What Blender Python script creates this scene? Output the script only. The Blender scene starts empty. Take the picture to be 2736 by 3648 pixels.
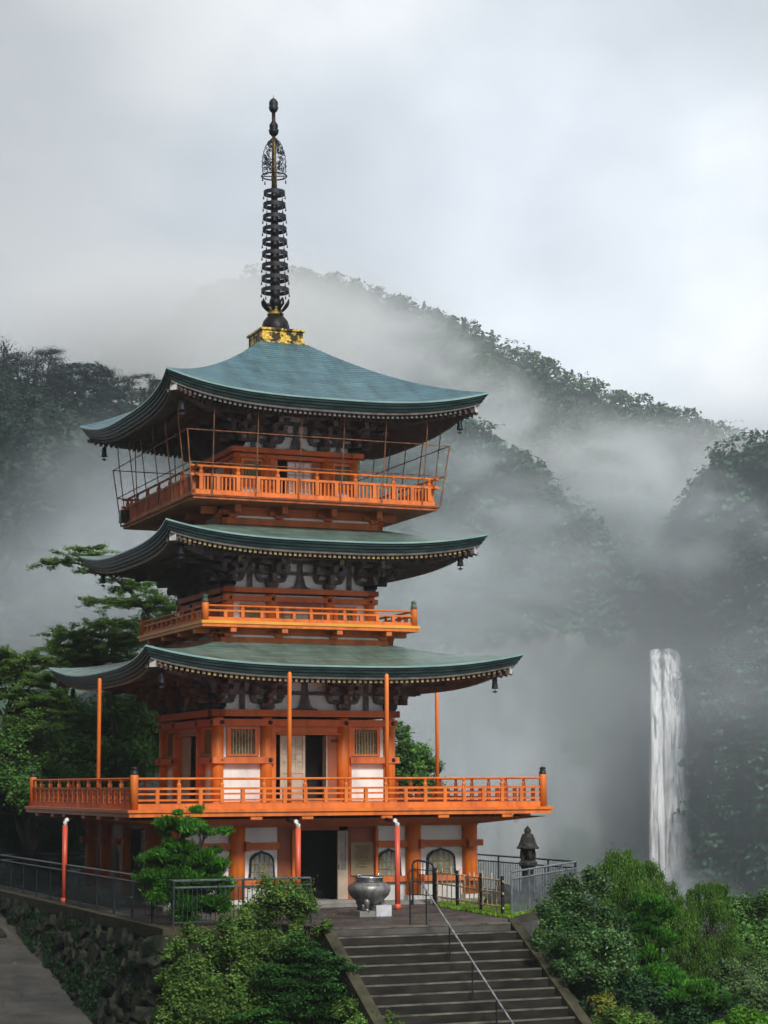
import bpy, bmesh, math, random
import numpy as np
from math import sin, cos, pi, radians, sqrt
from mathutils import Matrix, Vector
random.seed(7)
RNG = np.random.default_rng(7)
S = bpy.context.scene
COL = S.collection

# ------------------------------------------------------------------ camera
CAM = np.array([-20.922, -59.425, 2.568])
YAW, PIT, ROLL, FPX = 0.39383, 0.13601, -0.004, 7069.0
_fw = np.array([sin(YAW)*cos(PIT), cos(YAW)*cos(PIT), sin(PIT)])
_r0 = np.array([cos(YAW), -sin(YAW), 0.0]); _u0 = np.cross(_r0, _fw)
_r = cos(ROLL)*_r0 + sin(ROLL)*_u0; _u = np.cross(_r, _fw)
FH = np.array([sin(YAW), cos(YAW), 0.0]); RH = np.array([cos(YAW), -sin(YAW), 0.0])
cd = bpy.data.cameras.new('camera'); co = bpy.data.objects.new('camera', cd); COL.objects.link(co)
cd.sensor_fit = 'VERTICAL'; cd.sensor_height = 36.0; cd.lens = FPX/3648*36.0
cd.clip_start = 0.5; cd.clip_end = 20000
m = Matrix(((_r[0], _u[0], -_fw[0], CAM[0]), (_r[1], _u[1], -_fw[1], CAM[1]), (_r[2], _u[2], -_fw[2], CAM[2]), (0, 0, 0, 1)))
co.matrix_world = m
S.camera = co

# ------------------------------------------------------------------ world: overcast sky with cloud structure
SUN_EL, SUN_AZ = radians(38), radians(182)          # azimuth clockwise from +Y
w = bpy.data.worlds.new('World'); S.world = w; w.use_nodes = True
nt = w.node_tree; nt.nodes.clear()
def N(nt, typ, **kw):
    n = nt.nodes.new(typ)
    for k, v in kw.items():
        if k.startswith('i_'): n.inputs[int(k[2:]) if k[2:].isdigit() else k[2:].replace('_', ' ')].default_value = v
        else: setattr(n, k, v)
    return n
def L(nt, a, ao, b, bi): nt.links.new(a.outputs[ao], b.inputs[bi])
def ramp(nt, stops, interp='LINEAR'):
    n = nt.nodes.new('ShaderNodeValToRGB'); n.color_ramp.interpolation = interp
    e = n.color_ramp.elements
    while len(e) < len(stops): e.new(0.5)
    for k, (p, c) in enumerate(stops):
        e[k].position = p; e[k].color = (c[0], c[1], c[2], 1) if hasattr(c, '__len__') else (c, c, c, 1)
    return n
out = N(nt, 'ShaderNodeOutputWorld')
sky = N(nt, 'ShaderNodeTexSky', sky_type='NISHITA', sun_disc=False, sun_elevation=SUN_EL, sun_rotation=SUN_AZ, air_density=1.5, dust_density=4.0)
bg1 = N(nt, 'ShaderNodeBackground'); bg1.inputs[1].default_value = 0.09
bg2 = N(nt, 'ShaderNodeBackground'); bg2.inputs[1].default_value = 1.0
tc = N(nt, 'ShaderNodeTexCoord')
mp = N(nt, 'ShaderNodeMapping'); mp.inputs['Scale'].default_value = (3.0, 3.0, 4.2); mp.inputs['Location'].default_value = (SKYX, SKYY, SKYZ) if 'SKYX' in globals() else (0.35, 0.2, 0.1)
nz = N(nt, 'ShaderNodeTexNoise'); nz.inputs['Scale'].default_value = 1.6; nz.inputs['Detail'].default_value = 5; nz.inputs['Roughness'].default_value = 0.45
rp = ramp(nt, [(0.34, (0.50, 0.535, 0.59)), (0.49, (0.66, 0.70, 0.755)), (0.62, (0.91, 0.925, 0.945))])
L(nt, tc, 'Generated', mp, 0); L(nt, mp, 0, nz, 'Vector'); L(nt, nz, 'Fac', rp, 0); 
def lobe(px, py, lo, gain):                          # thinner cloud lets more light through in one part of the sky
    x, y = px*2736/1659.0, py*3648/2212.0
    d = _fw+_r*(x-1368)/FPX-_u*(y-1824)/FPX; d /= np.linalg.norm(d)
    dt = N(nt, 'ShaderNodeVectorMath', operation='DOT_PRODUCT'); dt.inputs[1].default_value = tuple(d); nrm = N(nt, 'ShaderNodeVectorMath', operation='NORMALIZE')
    L(nt, tc, 'Generated', nrm, 0); L(nt, nrm, 0, dt, 0)
    mr = N(nt, 'ShaderNodeMapRange', interpolation_type='SMOOTHSTEP'); mr.inputs[1].default_value = lo; mr.inputs[2].default_value = 1.0; mr.inputs[3].default_value = 0; mr.inputs[4].default_value = gain
    L(nt, dt, 'Value', mr, 0); return mr
l1 = lobe(1290, 480, cos(radians(7.5)), .50); l2 = lobe(700, 150, cos(radians(10)), .16); l3 = lobe(-250, 480, cos(radians(15)), -.26)
l4 = lobe(0, 0, 0, 0); l4.inputs[1].default_value = -.1; l4.inputs[4].default_value = -.42      # sky dimmed out of view, added to darken the pagoda's left side
_l4 = [x for x in nt.nodes if x.type == 'VECT_MATH' and x.operation == 'DOT_PRODUCT'][-1]; _l4.inputs[1].default_value = tuple(np.array([-.88, -.30, .36])/1.0)
s1 = N(nt, 'ShaderNodeMath', operation='ADD'); L(nt, l1, 0, s1, 0); L(nt, l2, 0, s1, 1)
s2 = N(nt, 'ShaderNodeMath', operation='ADD'); L(nt, s1, 0, s2, 0); L(nt, l3, 0, s2, 1)
s4 = N(nt, 'ShaderNodeMath', operation='ADD'); L(nt, s2, 0, s4, 0); L(nt, l4, 0, s4, 1); s2 = s4
l5 = lobe(-50, 80, cos(radians(9)), -.14)
s5 = N(nt, 'ShaderNodeMath', operation='ADD'); L(nt, s2, 0, s5, 0); L(nt, l5, 0, s5, 1); s2 = s5
s3 = N(nt, 'ShaderNodeMath', operation='ADD'); s3.inputs[1].default_value = 1.0; L(nt, s2, 0, s3, 0)
vm = N(nt, 'ShaderNodeVectorMath', operation='SCALE'); L(nt, rp, 0, vm, 0); L(nt, s3, 0, vm, 'Scale'); L(nt, vm, 0, bg2, 0)
L(nt, sky, 0, bg1, 0)
mx = N(nt, 'ShaderNodeMixShader'); mx.inputs[0].default_value = 0.90
L(nt, bg1, 0, mx, 1); L(nt, bg2, 0, mx, 2); L(nt, mx, 0, out, 0)

sd = bpy.data.lights.new('sun', 'SUN'); so = bpy.data.objects.new('sun', sd); COL.objects.link(so)
sd.energy = 3.2; sd.angle = radians(12); sd.color = (1.0, 0.96, 0.90)
_sv = Vector((sin(SUN_AZ)*cos(SUN_EL), cos(SUN_AZ)*cos(SUN_EL), sin(SUN_EL)))
so.rotation_euler = _sv.to_track_quat('Z', 'Y').to_euler(); so.location = (30, -60, 60)
vs = S.view_settings; vs.view_transform = 'Standard'; vs.look = 'None'; vs.gamma = 1.0; vs.exposure = 0.14; vs.use_curve_mapping = False
cy = S.cycles
cy.max_bounces = 6; cy.diffuse_bounces = 3; cy.glossy_bounces = 2; cy.transmission_bounces = 3; cy.transparent_max_bounces = 8
cy.volume_bounces = 2; cy.volume_step_rate = 1.0; cy.volume_max_steps = 256
cy.use_denoising = True; cy.denoiser = 'OPENIMAGEDENOISE'; cy.denoising_input_passes = 'RGB_ALBEDO' if False else 'RGB'
cy.sample_clamp_indirect = 4.0; cy.caustics_reflective = False; cy.caustics_refractive = False

def at(px, py, D):
    """point seen at (px, py) of a 1659 x 2212 view, at horizontal forward distance D from the viewpoint"""
    x, y = px*2736/1659.0, py*3648/2212.0
    d = _fw + _r*(x-1368)/FPX - _u*(y-1824)/FPX
    return CAM + d*(D/(d@FH))

# ------------------------------------------------------------------ materials
MATS = {}
def mat(name, c1, c2=None, rough=0.6, scale=2.0, stretch=(1, 1, 1), bump=0.0, bscale=20.0, metal=0.0, lo=0.35, hi=0.65, detail=4, spec=0.5, coord='Object'):
    m = bpy.data.materials.new(name); m.use_nodes = True; nt = m.node_tree; b = nt.nodes['Principled BSDF']
    b.inputs['Roughness'].default_value = rough; b.inputs['Metallic'].default_value = metal; b.inputs['Specular IOR Level'].default_value = spec
    t = N(nt, 'ShaderNodeTexCoord'); mp = N(nt, 'ShaderNodeMapping'); mp.inputs['Scale'].default_value = stretch
    L(nt, t, coord, mp, 0)
    if c2 is None: b.inputs['Base Color'].default_value = (*c1, 1)
    else:
        nz = N(nt, 'ShaderNodeTexNoise'); nz.inputs['Scale'].default_value = scale; nz.inputs['Detail'].default_value = detail
        r = ramp(nt, [(lo, c1), (hi, c2)])
        L(nt, mp, 0, nz, 'Vector'); L(nt, nz, 'Fac', r, 0); L(nt, r, 0, b, 'Base Color')
    if bump:
        n2 = N(nt, 'ShaderNodeTexNoise'); n2.inputs['Scale'].default_value = bscale; n2.inputs['Detail'].default_value = 3
        bp = N(nt, 'ShaderNodeBump'); bp.inputs['Strength'].default_value = bump; bp.inputs['Distance'].default_value = 0.05
        L(nt, mp, 0, n2, 'Vector'); L(nt, n2, 'Fac', bp, 'Height'); L(nt, bp, 0, b, 'Normal')
    MATS[name] = m
    return m
def weather(m, lo=.62, scale=5.0, stretch=(1, 1, .16), chip=None):
    """rain streaks and worn patches over a paint"""
    nt = m.node_tree; b = nt.nodes['Principled BSDF']; src = b.inputs['Base Color'].links[0].from_socket; t = nt.nodes['Texture Coordinate']
    mp = N(nt, 'ShaderNodeMapping'); mp.inputs['Scale'].default_value = stretch; L(nt, t, 'Object', mp, 0)
    nz = N(nt, 'ShaderNodeTexNoise'); nz.inputs['Scale'].default_value = scale; nz.inputs['Detail'].default_value = 6; nz.inputs['Roughness'].default_value = .6; L(nt, mp, 0, nz, 'Vector')
    r = ramp(nt, [(.30, lo), (.55, 1.0), (.80, 1.06)]); L(nt, nz, 'Fac', r, 0)
    mm = N(nt, 'ShaderNodeMixRGB', blend_type='MULTIPLY'); mm.inputs['Fac'].default_value = 1; nt.links.new(src, mm.inputs['Color1']); L(nt, r, 0, mm, 'Color2'); last = mm
    if chip:
        n2 = N(nt, 'ShaderNodeTexNoise'); n2.inputs['Scale'].default_value = 6.5; n2.inputs['Detail'].default_value = 8; L(nt, t, 'Object', n2, 'Vector')
        r2 = ramp(nt, [(.66, 0.0), (.70, .7)]); L(nt, n2, 'Fac', r2, 0); m2 = N(nt, 'ShaderNodeMixRGB'); m2.inputs['Color2'].default_value = (*chip, 1)
        L(nt, r2, 0, m2, 'Fac'); L(nt, mm, 0, m2, 'Color1'); last = m2
    L(nt, last, 0, b, 'Base Color')
VERM = mat('vermilion_paint', (0.58, 0.125, 0.011), (0.72, 0.178, 0.015), 0.55, 1.8, bump=0.03, bscale=9)
VERM2 = mat('vermilion_weathered', (0.46, 0.10, 0.02), (0.64, 0.16, 0.02), 0.65, 2.2, stretch=(1, 1, .4), bump=0.05)
VERMD = mat('faded_vermilion_beam', (0.50, 0.118, 0.028), (0.60, 0.150, 0.034), 0.7, 1.2, bump=0.04)
RUST = mat('rusty_vermilion', (0.22, 0.075, 0.022), (0.50, 0.115, 0.028), 0.75, 3.0, stretch=(1, 1, .25), bump=0.08)
AMBER = mat('amber_stained_lip', (0.62, 0.26, 0.02), (0.72, 0.36, 0.04), 0.6, 1.5)
for _m in (VERM, VERM2, VERMD): weather(_m, .66, chip=(.50, .22, .07))
weather(RUST, .45, 4)
WHITE = mat('white_plaster', (0.70, 0.70, 0.68), (0.84, 0.835, 0.82), 0.85, 1.6, bump=0.03)
weather(WHITE, .78, 2.5)
GREYPL = mat('grey_plaster', (0.42, 0.42, 0.41), (0.52, 0.52, 0.50), 0.85, 2.5, bump=0.03)
TIMBER = mat('weathered_timber', (0.060, 0.045, 0.042), (0.21, 0.185, 0.19), 0.8, 5.0, lo=0.40, hi=0.72, bump=0.1)
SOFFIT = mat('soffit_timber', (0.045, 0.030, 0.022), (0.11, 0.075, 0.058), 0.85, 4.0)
GOLDEND = mat('rafter_end_gilt', (0.14, 0.105, 0.06), (0.36, 0.27, 0.085), 0.6, 9.0, lo=.42, hi=.6)
PALEEND = mat('pale_beam_end', (0.42, 0.41, 0.42), (0.6, 0.58, 0.55), 0.7, 6.0)
IRON = mat('black_iron', (0.005, 0.006, 0.009), (0.016, 0.018, 0.026), 0.5, 14.0, metal=0.3, bump=0.1)
BRONZE = mat('dark_bronze', (0.008, 0.008, 0.010), (0.055, 0.043, 0.022), 0.5, 7.0, lo=.50, hi=.75, metal=0.6, bump=0.1)
VERDIGRIS = mat('verdigris_finial', (0.030, 0.045, 0.032), (0.10, 0.17, 0.10), 0.6, 8.0)
GILT = mat('worn_gilt', (0.035, 0.028, 0.014), (0.60, 0.40, 0.07), 0.45, 5.0, lo=.45, hi=.57, metal=0.7, bump=0.3, bscale=14)
GILTD = mat('dull_gilt', (0.03, 0.024, 0.012), (0.34, 0.23, 0.055), 0.5, 4.0, lo=.40, hi=.62, metal=0.6, stretch=(1, 1, .4))
OLIVE = mat('olive_lattice', (0.13, 0.095, 0.03), (0.30, 0.235, 0.08), 0.6, 8.0)
PAPER = mat('grey_paper', (0.30, 0.29, 0.25), (0.48, 0.46, 0.40), 0.8, 3.0)
GLASS = mat('dim_glass', (0.10, 0.11, 0.10), (0.30, 0.31, 0.29), 0.12, 2.5)
PANE = mat('curtained_glass', (0.28, 0.24, 0.18), (0.46, 0.40, 0.30), 0.25, 6.0)
CREAM = mat('cream_painted_wood', (0.36, 0.28, 0.21), (0.45, 0.36, 0.28), 0.6, 3.0)
BROWNP = mat('brown_door_panel', (0.22, 0.058, 0.022), (0.33, 0.085, 0.028), 0.6, 2.0)
DARKIN = mat('interior_shade_black', (0.012, 0.011, 0.010), (0.02, 0.018, 0.016), 0.9, 2.0)  # near-black colour stands in for the unlit inside of the pagoda
ROD = mat('rusted_cage_rod', (0.05, 0.030, 0.018), (0.30, 0.105, 0.035), 0.7, 7.0, stretch=(1, 1, .4))
PIPE = mat('drainpipe_orange', (0.68, 0.15, 0.02), (0.78, 0.21, 0.03), 0.4, 1.2)
PIPER = mat('drainpipe_red', (0.55, 0.075, 0.035), (0.62, 0.10, 0.05), 0.4, 1.2)
PVC = mat('white_pvc', (0.75, 0.75, 0.75), None, 0.4)
STEEL = mat('grey_painted_steel', (0.060, 0.075, 0.085), (0.11, 0.13, 0.145), 0.4, 5.0, metal=0.2)
STEELD = mat('dark_green_steel', (0.014, 0.022, 0.022), (0.035, 0.048, 0.048), 0.5, 5.0, metal=0.2)
STEELL = mat('galvanised_steel', (0.10, 0.12, 0.135), (0.17, 0.19, 0.21), 0.35, 4.0, metal=0.3)
RAILS = mat('worn_handrail', (0.14, 0.14, 0.15), (0.36, 0.36, 0.37), 0.35, 5.0, metal=0.4)
BAMBOO = mat('old_bamboo', (0.36, 0.25, 0.14), (0.62, 0.48, 0.30), 0.6, 9.0)
STONE = mat('mossy_stone_shaded', (0.007, 0.011, 0.007), (0.034, 0.036, 0.025), 0.85, 2.6, lo=.38, hi=.68, bump=0.5, bscale=9, detail=6, spec=.15)  # mossy stone, darkened further in place of tree shade on the wall
LANT = mat('lichen_stone', (0.010, 0.011, 0.010), (0.050, 0.047, 0.038), 0.9, 9.0, lo=.45, hi=.72, bump=0.5, bscale=24)
STEP = mat('wet_concrete_step', (0.010, 0.0098, 0.008), (0.026, 0.024, 0.019), 0.5, 1.6, stretch=(1, 3, 3), bump=0.2, bscale=25, detail=6, spec=.15)
SHEEN = mat('tread_sky_sheen', (0.05, 0.048, 0.036), (0.15, 0.14, 0.11), 0.4, 2.4, stretch=(1, 2, 2), detail=6, spec=.3)  # pale colour stands in for sky reflected on the wet treads
KERB = mat('mossy_kerb', (0.026, 0.026, 0.016), (0.068, 0.062, 0.038), 0.8, 2.2, bump=0.25, bscale=20, detail=6, spec=.15)
ASPH = mat('wet_asphalt', (0.030, 0.030, 0.028), (0.070, 0.066, 0.058), 0.8, 1.1, bump=0.35, bscale=45, detail=8)
PAVE = mat('wet_paving', (0.034, 0.030, 0.028), (0.080, 0.072, 0.067), 0.55, 1.5, bump=0.2, bscale=12, detail=7)
EARTH = mat('dark_earth', (0.018, 0.018, 0.010), (0.055, 0.048, 0.028), 0.95, 0.6, bump=0.5, bscale=5, detail=7)
CENS = mat('censer_bronze', (0.10, 0.10, 0.095), (0.25, 0.245, 0.235), 0.42, 6.0, metal=0.5, bump=0.15, bscale=18)
CHROME = mat('polished_metal', (0.55, 0.57, 0.6), None, 0.12, metal=1.0)
BLOCK = mat('pale_stone_block', (0.42, 0.43, 0.46), (0.56, 0.57, 0.60), 0.8, 4.0, bump=0.1)
SLAB = mat('pale_doorstep', (0.16, 0.155, 0.14), (0.25, 0.24, 0.22), 0.7, 3.0, bump=0.1)
BOARD = mat('aged_notice_wood', (0.24, 0.185, 0.11), (0.34, 0.26, 0.16), 0.75, 2.0)
INK = mat('black_ink', (0.018, 0.016, 0.010), None, 0.8)
ROCKM = mat('dark_boulder', (0.014, 0.015, 0.014), (0.05, 0.05, 0.045), 0.9, 3.0, bump=0.6, bscale=7)

def roofmat(name, base, alt, streak, rough):
    m = bpy.data.materials.new(name); m.use_nodes = True; nt = m.node_tree; b = nt.nodes['Principled BSDF']
    b.inputs['Roughness'].default_value = rough
    uv = N(nt, 'ShaderNodeUVMap'); sep = N(nt, 'ShaderNodeSeparateXYZ'); L(nt, uv, 0, sep, 0)
    n1 = N(nt, 'ShaderNodeTexNoise'); n1.inputs['Scale'].default_value = 0.8; n1.inputs['Detail'].default_value = 5
    mp = N(nt, 'ShaderNodeMapping'); mp.inputs['Scale'].default_value = (0.5, 2.2, 1); L(nt, uv, 0, mp, 0); L(nt, mp, 0, n1, 'Vector')
    r1 = ramp(nt, [(0.35, base), (0.66, alt)]); L(nt, n1, 'Fac', r1, 0)
    n2 = N(nt, 'ShaderNodeTexNoise'); n2.inputs['Scale'].default_value = 1.0; n2.inputs['Detail'].default_value = 3
    mp2 = N(nt, 'ShaderNodeMapping'); mp2.inputs['Scale'].default_value = (1.2, 16, 1); L(nt, uv, 0, mp2, 0); L(nt, mp2, 0, n2, 'Vector')
    r2 = ramp(nt, [(0.38, 0.0), (0.62, 1.0)]); L(nt, n2, 'Fac', r2, 0)
    mix = N(nt, 'ShaderNodeMixRGB'); mix.inputs['Color2'].default_value = (*streak, 1); L(nt, r1, 0, mix, 'Color1')
    mul0 = N(nt, 'ShaderNodeMath', operation='MULTIPLY'); mul0.inputs[1].default_value = 0.45; L(nt, r2, 0, mul0, 0); L(nt, mul0, 0, mix, 'Fac')
    # courses of copper plates: saw profile along the slope
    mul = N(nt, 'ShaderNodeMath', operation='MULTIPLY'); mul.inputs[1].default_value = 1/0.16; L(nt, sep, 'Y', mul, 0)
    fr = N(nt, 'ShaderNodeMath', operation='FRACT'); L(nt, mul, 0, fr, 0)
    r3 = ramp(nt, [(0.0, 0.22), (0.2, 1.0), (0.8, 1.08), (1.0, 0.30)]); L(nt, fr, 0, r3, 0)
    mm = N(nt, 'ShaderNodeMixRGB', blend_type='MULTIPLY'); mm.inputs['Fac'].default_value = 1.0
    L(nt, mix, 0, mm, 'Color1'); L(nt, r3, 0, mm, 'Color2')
    n5 = N(nt, 'ShaderNodeTexNoise'); n5.inputs['Scale'].default_value = 1.0; n5.inputs['Detail'].default_value = 6; n5.inputs['Roughness'].default_value = .62
    mp5 = N(nt, 'ShaderNodeMapping'); mp5.inputs['Scale'].default_value = (1.5, .42, 1); L(nt, uv, 0, mp5, 0); L(nt, mp5, 0, n5, 'Vector')
    r5 = ramp(nt, [(.28, .50), (.52, 1.0), (.75, 1.22)]); L(nt, n5, 'Fac', r5, 0)
    br = N(nt, 'ShaderNodeTexBrick'); br.inputs['Scale'].default_value = 1.0; br.inputs['Brick Width'].default_value = .62; br.inputs['Row Height'].default_value = .16; br.inputs['Mortar Size'].default_value = .006
    br.inputs['Color1'].default_value = (.82, .82, .82, 1); br.inputs['Color2'].default_value = (1.08, 1.08, 1.08, 1); br.inputs['Mortar'].default_value = (.5, .5, .5, 1); L(nt, uv, 0, br, 'Vector')
    m5 = N(nt, 'ShaderNodeMixRGB', blend_type='MULTIPLY'); m5.inputs['Fac'].default_value = 1; L(nt, mm, 0, m5, 'Color1'); L(nt, r5, 0, m5, 'Color2')
    m6 = N(nt, 'ShaderNodeMixRGB', blend_type='MULTIPLY'); m6.inputs['Fac'].default_value = 1; L(nt, m5, 0, m6, 'Color1'); L(nt, br, 'Color', m6, 'Color2'); L(nt, m6, 0, b, 'Base Color')
    bp = N(nt, 'ShaderNodeBump'); bp.inputs['Strength'].default_value = 0.5; bp.inputs['Distance'].default_value = 0.03
    L(nt, fr, 0, bp, 'Height'); L(nt, bp, 0, b, 'Normal')
    return m
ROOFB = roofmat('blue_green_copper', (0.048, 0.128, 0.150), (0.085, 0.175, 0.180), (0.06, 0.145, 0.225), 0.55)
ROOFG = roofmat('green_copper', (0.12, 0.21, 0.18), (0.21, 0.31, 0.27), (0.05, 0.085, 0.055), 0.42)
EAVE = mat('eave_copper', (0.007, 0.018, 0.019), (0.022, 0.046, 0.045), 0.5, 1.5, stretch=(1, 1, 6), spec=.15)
EAVEL = mat('eave_lip_copper', (0.13, 0.25, 0.235), (0.22, 0.35, 0.32), 0.4, 1.5)
EAVEW = mat('eave_board', (0.085, 0.080, 0.075), (0.16, 0.15, 0.14), 0.8, 3.0)

# ------------------------------------------------------------------ mesh building
class MB:
    def __init__(s): s.v = []; s.f = []; s.uv = None; s.n = 0
    def add(s, vs, fs):
        o = s.n; s.v.extend([tuple(map(float, p)) for p in vs]); s.f.extend([tuple(i+o for i in f) for f in fs]); s.n += len(vs); return s
    def box(s, x0, x1, y0, y1, z0, z1):
        return s.add([(x0, y0, z0), (x1, y0, z0), (x1, y1, z0), (x0, y1, z0), (x0, y0, z1), (x1, y0, z1), (x1, y1, z1), (x0, y1, z1)],
                     [(0, 3, 2, 1), (4, 5, 6, 7), (0, 1, 5, 4), (1, 2, 6, 5), (2, 3, 7, 6), (3, 0, 4, 7)])
    def bar(s, p0, p1, w, h, up=(0, 0, 1)):
        p0 = Vector(p0); p1 = Vector(p1); d = (p1-p0).normalized(); up = Vector(up)
        a = d.cross(up)
        if a.length < 1e-4: a = d.cross(Vector((0, 1, 0)))
        a.normalize(); b = a.cross(d).normalized()
        vs = []
        for p in (p0, p1):
            for sa, sb in ((-1, -1), (1, -1), (1, 1), (-1, 1)): vs.append(p + a*(sa*w/2) + b*(sb*h/2))
        return s.add(vs, [(3, 2, 1, 0), (4, 5, 6, 7), (0, 1, 5, 4), (1, 2, 6, 5), (2, 3, 7, 6), (3, 0, 4, 7)])
    def tube(s, pts, r, n=8, cap=True):
        pts = [Vector(p) for p in pts]; rs = r if hasattr(r, '__len__') else [r]*len(pts)
        vs = []; fs = []
        for k, p in enumerate(pts):
            d = (pts[min(k+1, len(pts)-1)] - pts[max(k-1, 0)]).normalized()
            a = d.cross(Vector((0.13, 0.27, 1)) if abs(d.z) < .9 else Vector((0, 1, 0.1))).normalized(); b = d.cross(a)
            for j in range(n):
                t = 2*pi*j/n; vs.append(p + (a*cos(t) + b*sin(t))*rs[k])
        for k in range(len(pts)-1):
            for j in range(n): fs.append((k*n+j, k*n+(j+1) % n, (k+1)*n+(j+1) % n, (k+1)*n+j))
        if cap: fs.append(tuple(range(n-1, -1, -1))); fs.append(tuple((len(pts)-1)*n+j for j in range(n)))
        return s.add(vs, fs)
    def lathe(s, prof, c=(0, 0, 0), n=20):
        vs = []; fs = []
        for r, z in prof:
            for j in range(n):
                t = 2*pi*j/n; vs.append((c[0]+r*cos(t), c[1]+r*sin(t), c[2]+z))
        for k in range(len(prof)-1):
            for j in range(n): fs.append((k*n+j, k*n+(j+1) % n, (k+1)*n+(j+1) % n, (k+1)*n+j))
        fs.append(tuple(range(n-1, -1, -1))); fs.append(tuple((len(prof)-1)*n+j for j in range(n)))
        return s.add(vs, fs)
    def prism(s, poly, y0, y1):
        """outline in (x, z), pushed from y0 to y1"""
        n = len(poly)
        vs = [(x, y0, z) for x, z in poly] + [(x, y1, z) for x, z in poly]
        return s.add(vs, [tuple(range(n)), tuple(range(2*n-1, n-1, -1))] + [(i, i+n, (i+1) % n+n, (i+1) % n) for i in range(n)])
    def slab(s, poly, z0, z1):
        n = len(poly); vs = [(x, y, z0) for x, y in poly] + [(x, y, z1) for x, y in poly]
        return s.add(vs, [tuple(range(n-1, -1, -1)), tuple(range(n, 2*n))] + [(i, (i+1) % n, (i+1) % n+n, i+n) for i in range(n)])
    def rot(s, ang, o=0, piv=(0, 0)):
        c, k = cos(ang), sin(ang)
        for i in range(o, s.n):
            x, y, z = s.v[i]; x -= piv[0]; y -= piv[1]; s.v[i] = (piv[0]+x*c-y*k, piv[1]+x*k+y*c, z)
        return s
def mesh_of(name, mb, mt, smooth=False):
    me = bpy.data.meshes.new(name); me.from_pydata(mb.v, [], mb.f)
    if mb.uv is not None:
        ul = me.uv_layers.new(name='UVMap'); a = np.array(mb.uv, np.float32)
        li = np.zeros(len(me.loops), np.int32); me.loops.foreach_get('vertex_index', li); ul.data.foreach_set('uv', a[li].ravel())
    me.materials.append(mt)
    if smooth: me.polygons.foreach_set('use_smooth', np.ones(len(me.polygons), bool))
    me.update(); return me
def obj(name, data, parent=None, rz=0.0, loc=(0, 0, 0), label=None, smooth=False, mt=None):
    if isinstance(data, MB): data = mesh_of(name, data, mt, smooth)
    o = bpy.data.objects.new(name, data); COL.objects.link(o)
    o.location = loc; o.rotation_euler = (0, 0, rz)
    if parent is not None: o.parent = parent
    if label: o['label'] = label
    return o
def tag(o, label=None, cat=None, group=None, kind=None):
    if label: o['label'] = label
    if cat: o['category'] = cat
    if group: o['group'] = group
    if kind: o['kind'] = kind
    return o
def empty(name, loc, label, cat, group=None):
    o = bpy.data.objects.new(name, None); COL.objects.link(o); o.location = loc; o.empty_display_size = .3
    return tag(o, label, cat, group)
def bulk(name, V, nper, mt, parent=None, loc=(0, 0, 0), smooth=False):
    """mesh of many separate nper-gons from an (N*nper, 3) array"""
    V = np.asarray(V, np.float32); n = len(V)//nper
    me = bpy.data.meshes.new(name)
    me.vertices.add(n*nper); me.vertices.foreach_set('co', V.ravel())
    me.loops.add(n*nper); me.loops.foreach_set('vertex_index', np.arange(n*nper, dtype=np.int32))
    me.polygons.add(n); me.polygons.foreach_set('loop_start', np.arange(n, dtype=np.int32)*nper)
    me.polygons.foreach_set('loop_total', np.full(n, nper, np.int32))
    me.materials.append(mt); me.update(calc_edges=True)
    o = bpy.data.objects.new(name, me); COL.objects.link(o); o.location = loc
    if parent is not None: o.parent = parent
    return o
SIDES = (0.0, -pi/2, pi/2, pi)      # front, left, right, back
# ================================================================== PAGODA
GZ = -0.95
PAG = empty('pagoda', (0, 0, GZ), 'three storey vermilion pagoda with blue green copper roofs and a tall ringed spire', 'pagoda')
def P(name, mb, mt, rz=0.0, parent=None, smooth=False, label=None):
    if parent is None: return obj(name, mb, PAG, rz, (0, 0, -GZ), label, smooth, mt)
    return obj(name, mb, parent, rz, (0, 0, 0), label, smooth, mt)
def P4(name, mb, mt, sides=SIDES, subs=(), smooth=False):
    """one part on each side of the square, sharing mesh data; subs = [(name, mb, mat)]"""
    me = mesh_of(name, mb, mt, smooth); sm = [(n, mesh_of(n, b, t)) for n, b, t in subs]
    for a in sides:
        o = P(name, me, None, a)
        for n, b in sm: P(n, b, None, 0, o)
def P4each(name, mb, mt, subs=()):
    for k in range(0, mb.n, 8):
        b = MB(); b.v = mb.v[k:k+8]; b.n = 8; b.f = [tuple(i-k for i in f) for f in mb.f[k//8*6:k//8*6+6]]
        P4(name, b, mt, subs=subs if k == 0 else ())
def xcyl(mb, x, y0, y1, z, r, n=10): return mb.tube([(x, y0, z), (x, y1, z)], r, n)

# ---------------- ground storey
mb = MB()
for a in (1,): mb.box(-5.05, 5.05, -5.05, 5.05, GZ+.003, -0.82)
P('plinth', mb, SLAB)
H0 = 4.6
mb = MB().box(-4.55, -1.5, -4.55, -4.40, -.82, 1.55).box(1.62, 4.55, -4.55, -4.40, -.82, 1.55).box(-1.5, 1.62, -4.55, -4.40, 1.34, 1.55)
P4each('plaster_wall', mb, WHITE)
mb = MB().box(-4.4, -1.5, -4.556, -4.55, -.8, -.30).box(1.62, 4.4, -4.556, -4.55, -.8, -.30)
P4each('lower_wall_panel', mb, GREYPL)
mb = MB()
for a in (0,): mb.tube([(0, 0, -.80), (0, 0, 1.62)], .235, 20)
cme = mesh_of('column', mb, VERM, True)
bme = mesh_of('column_base', MB().box(-.27, .27, -.27, .27, -.82, -.70), PALEEND)
for a in SIDES:
    for x in (-4.6, -2.745, 2.745):
        o = P('column', cme, None); v = Vector((x, -H0, 0)); v.rotate(Matrix.Rotation(a, 3, 'Z')); o.location = (v.x, v.y, -GZ)
        P('column_base', bme, None, 0, o)
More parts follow.
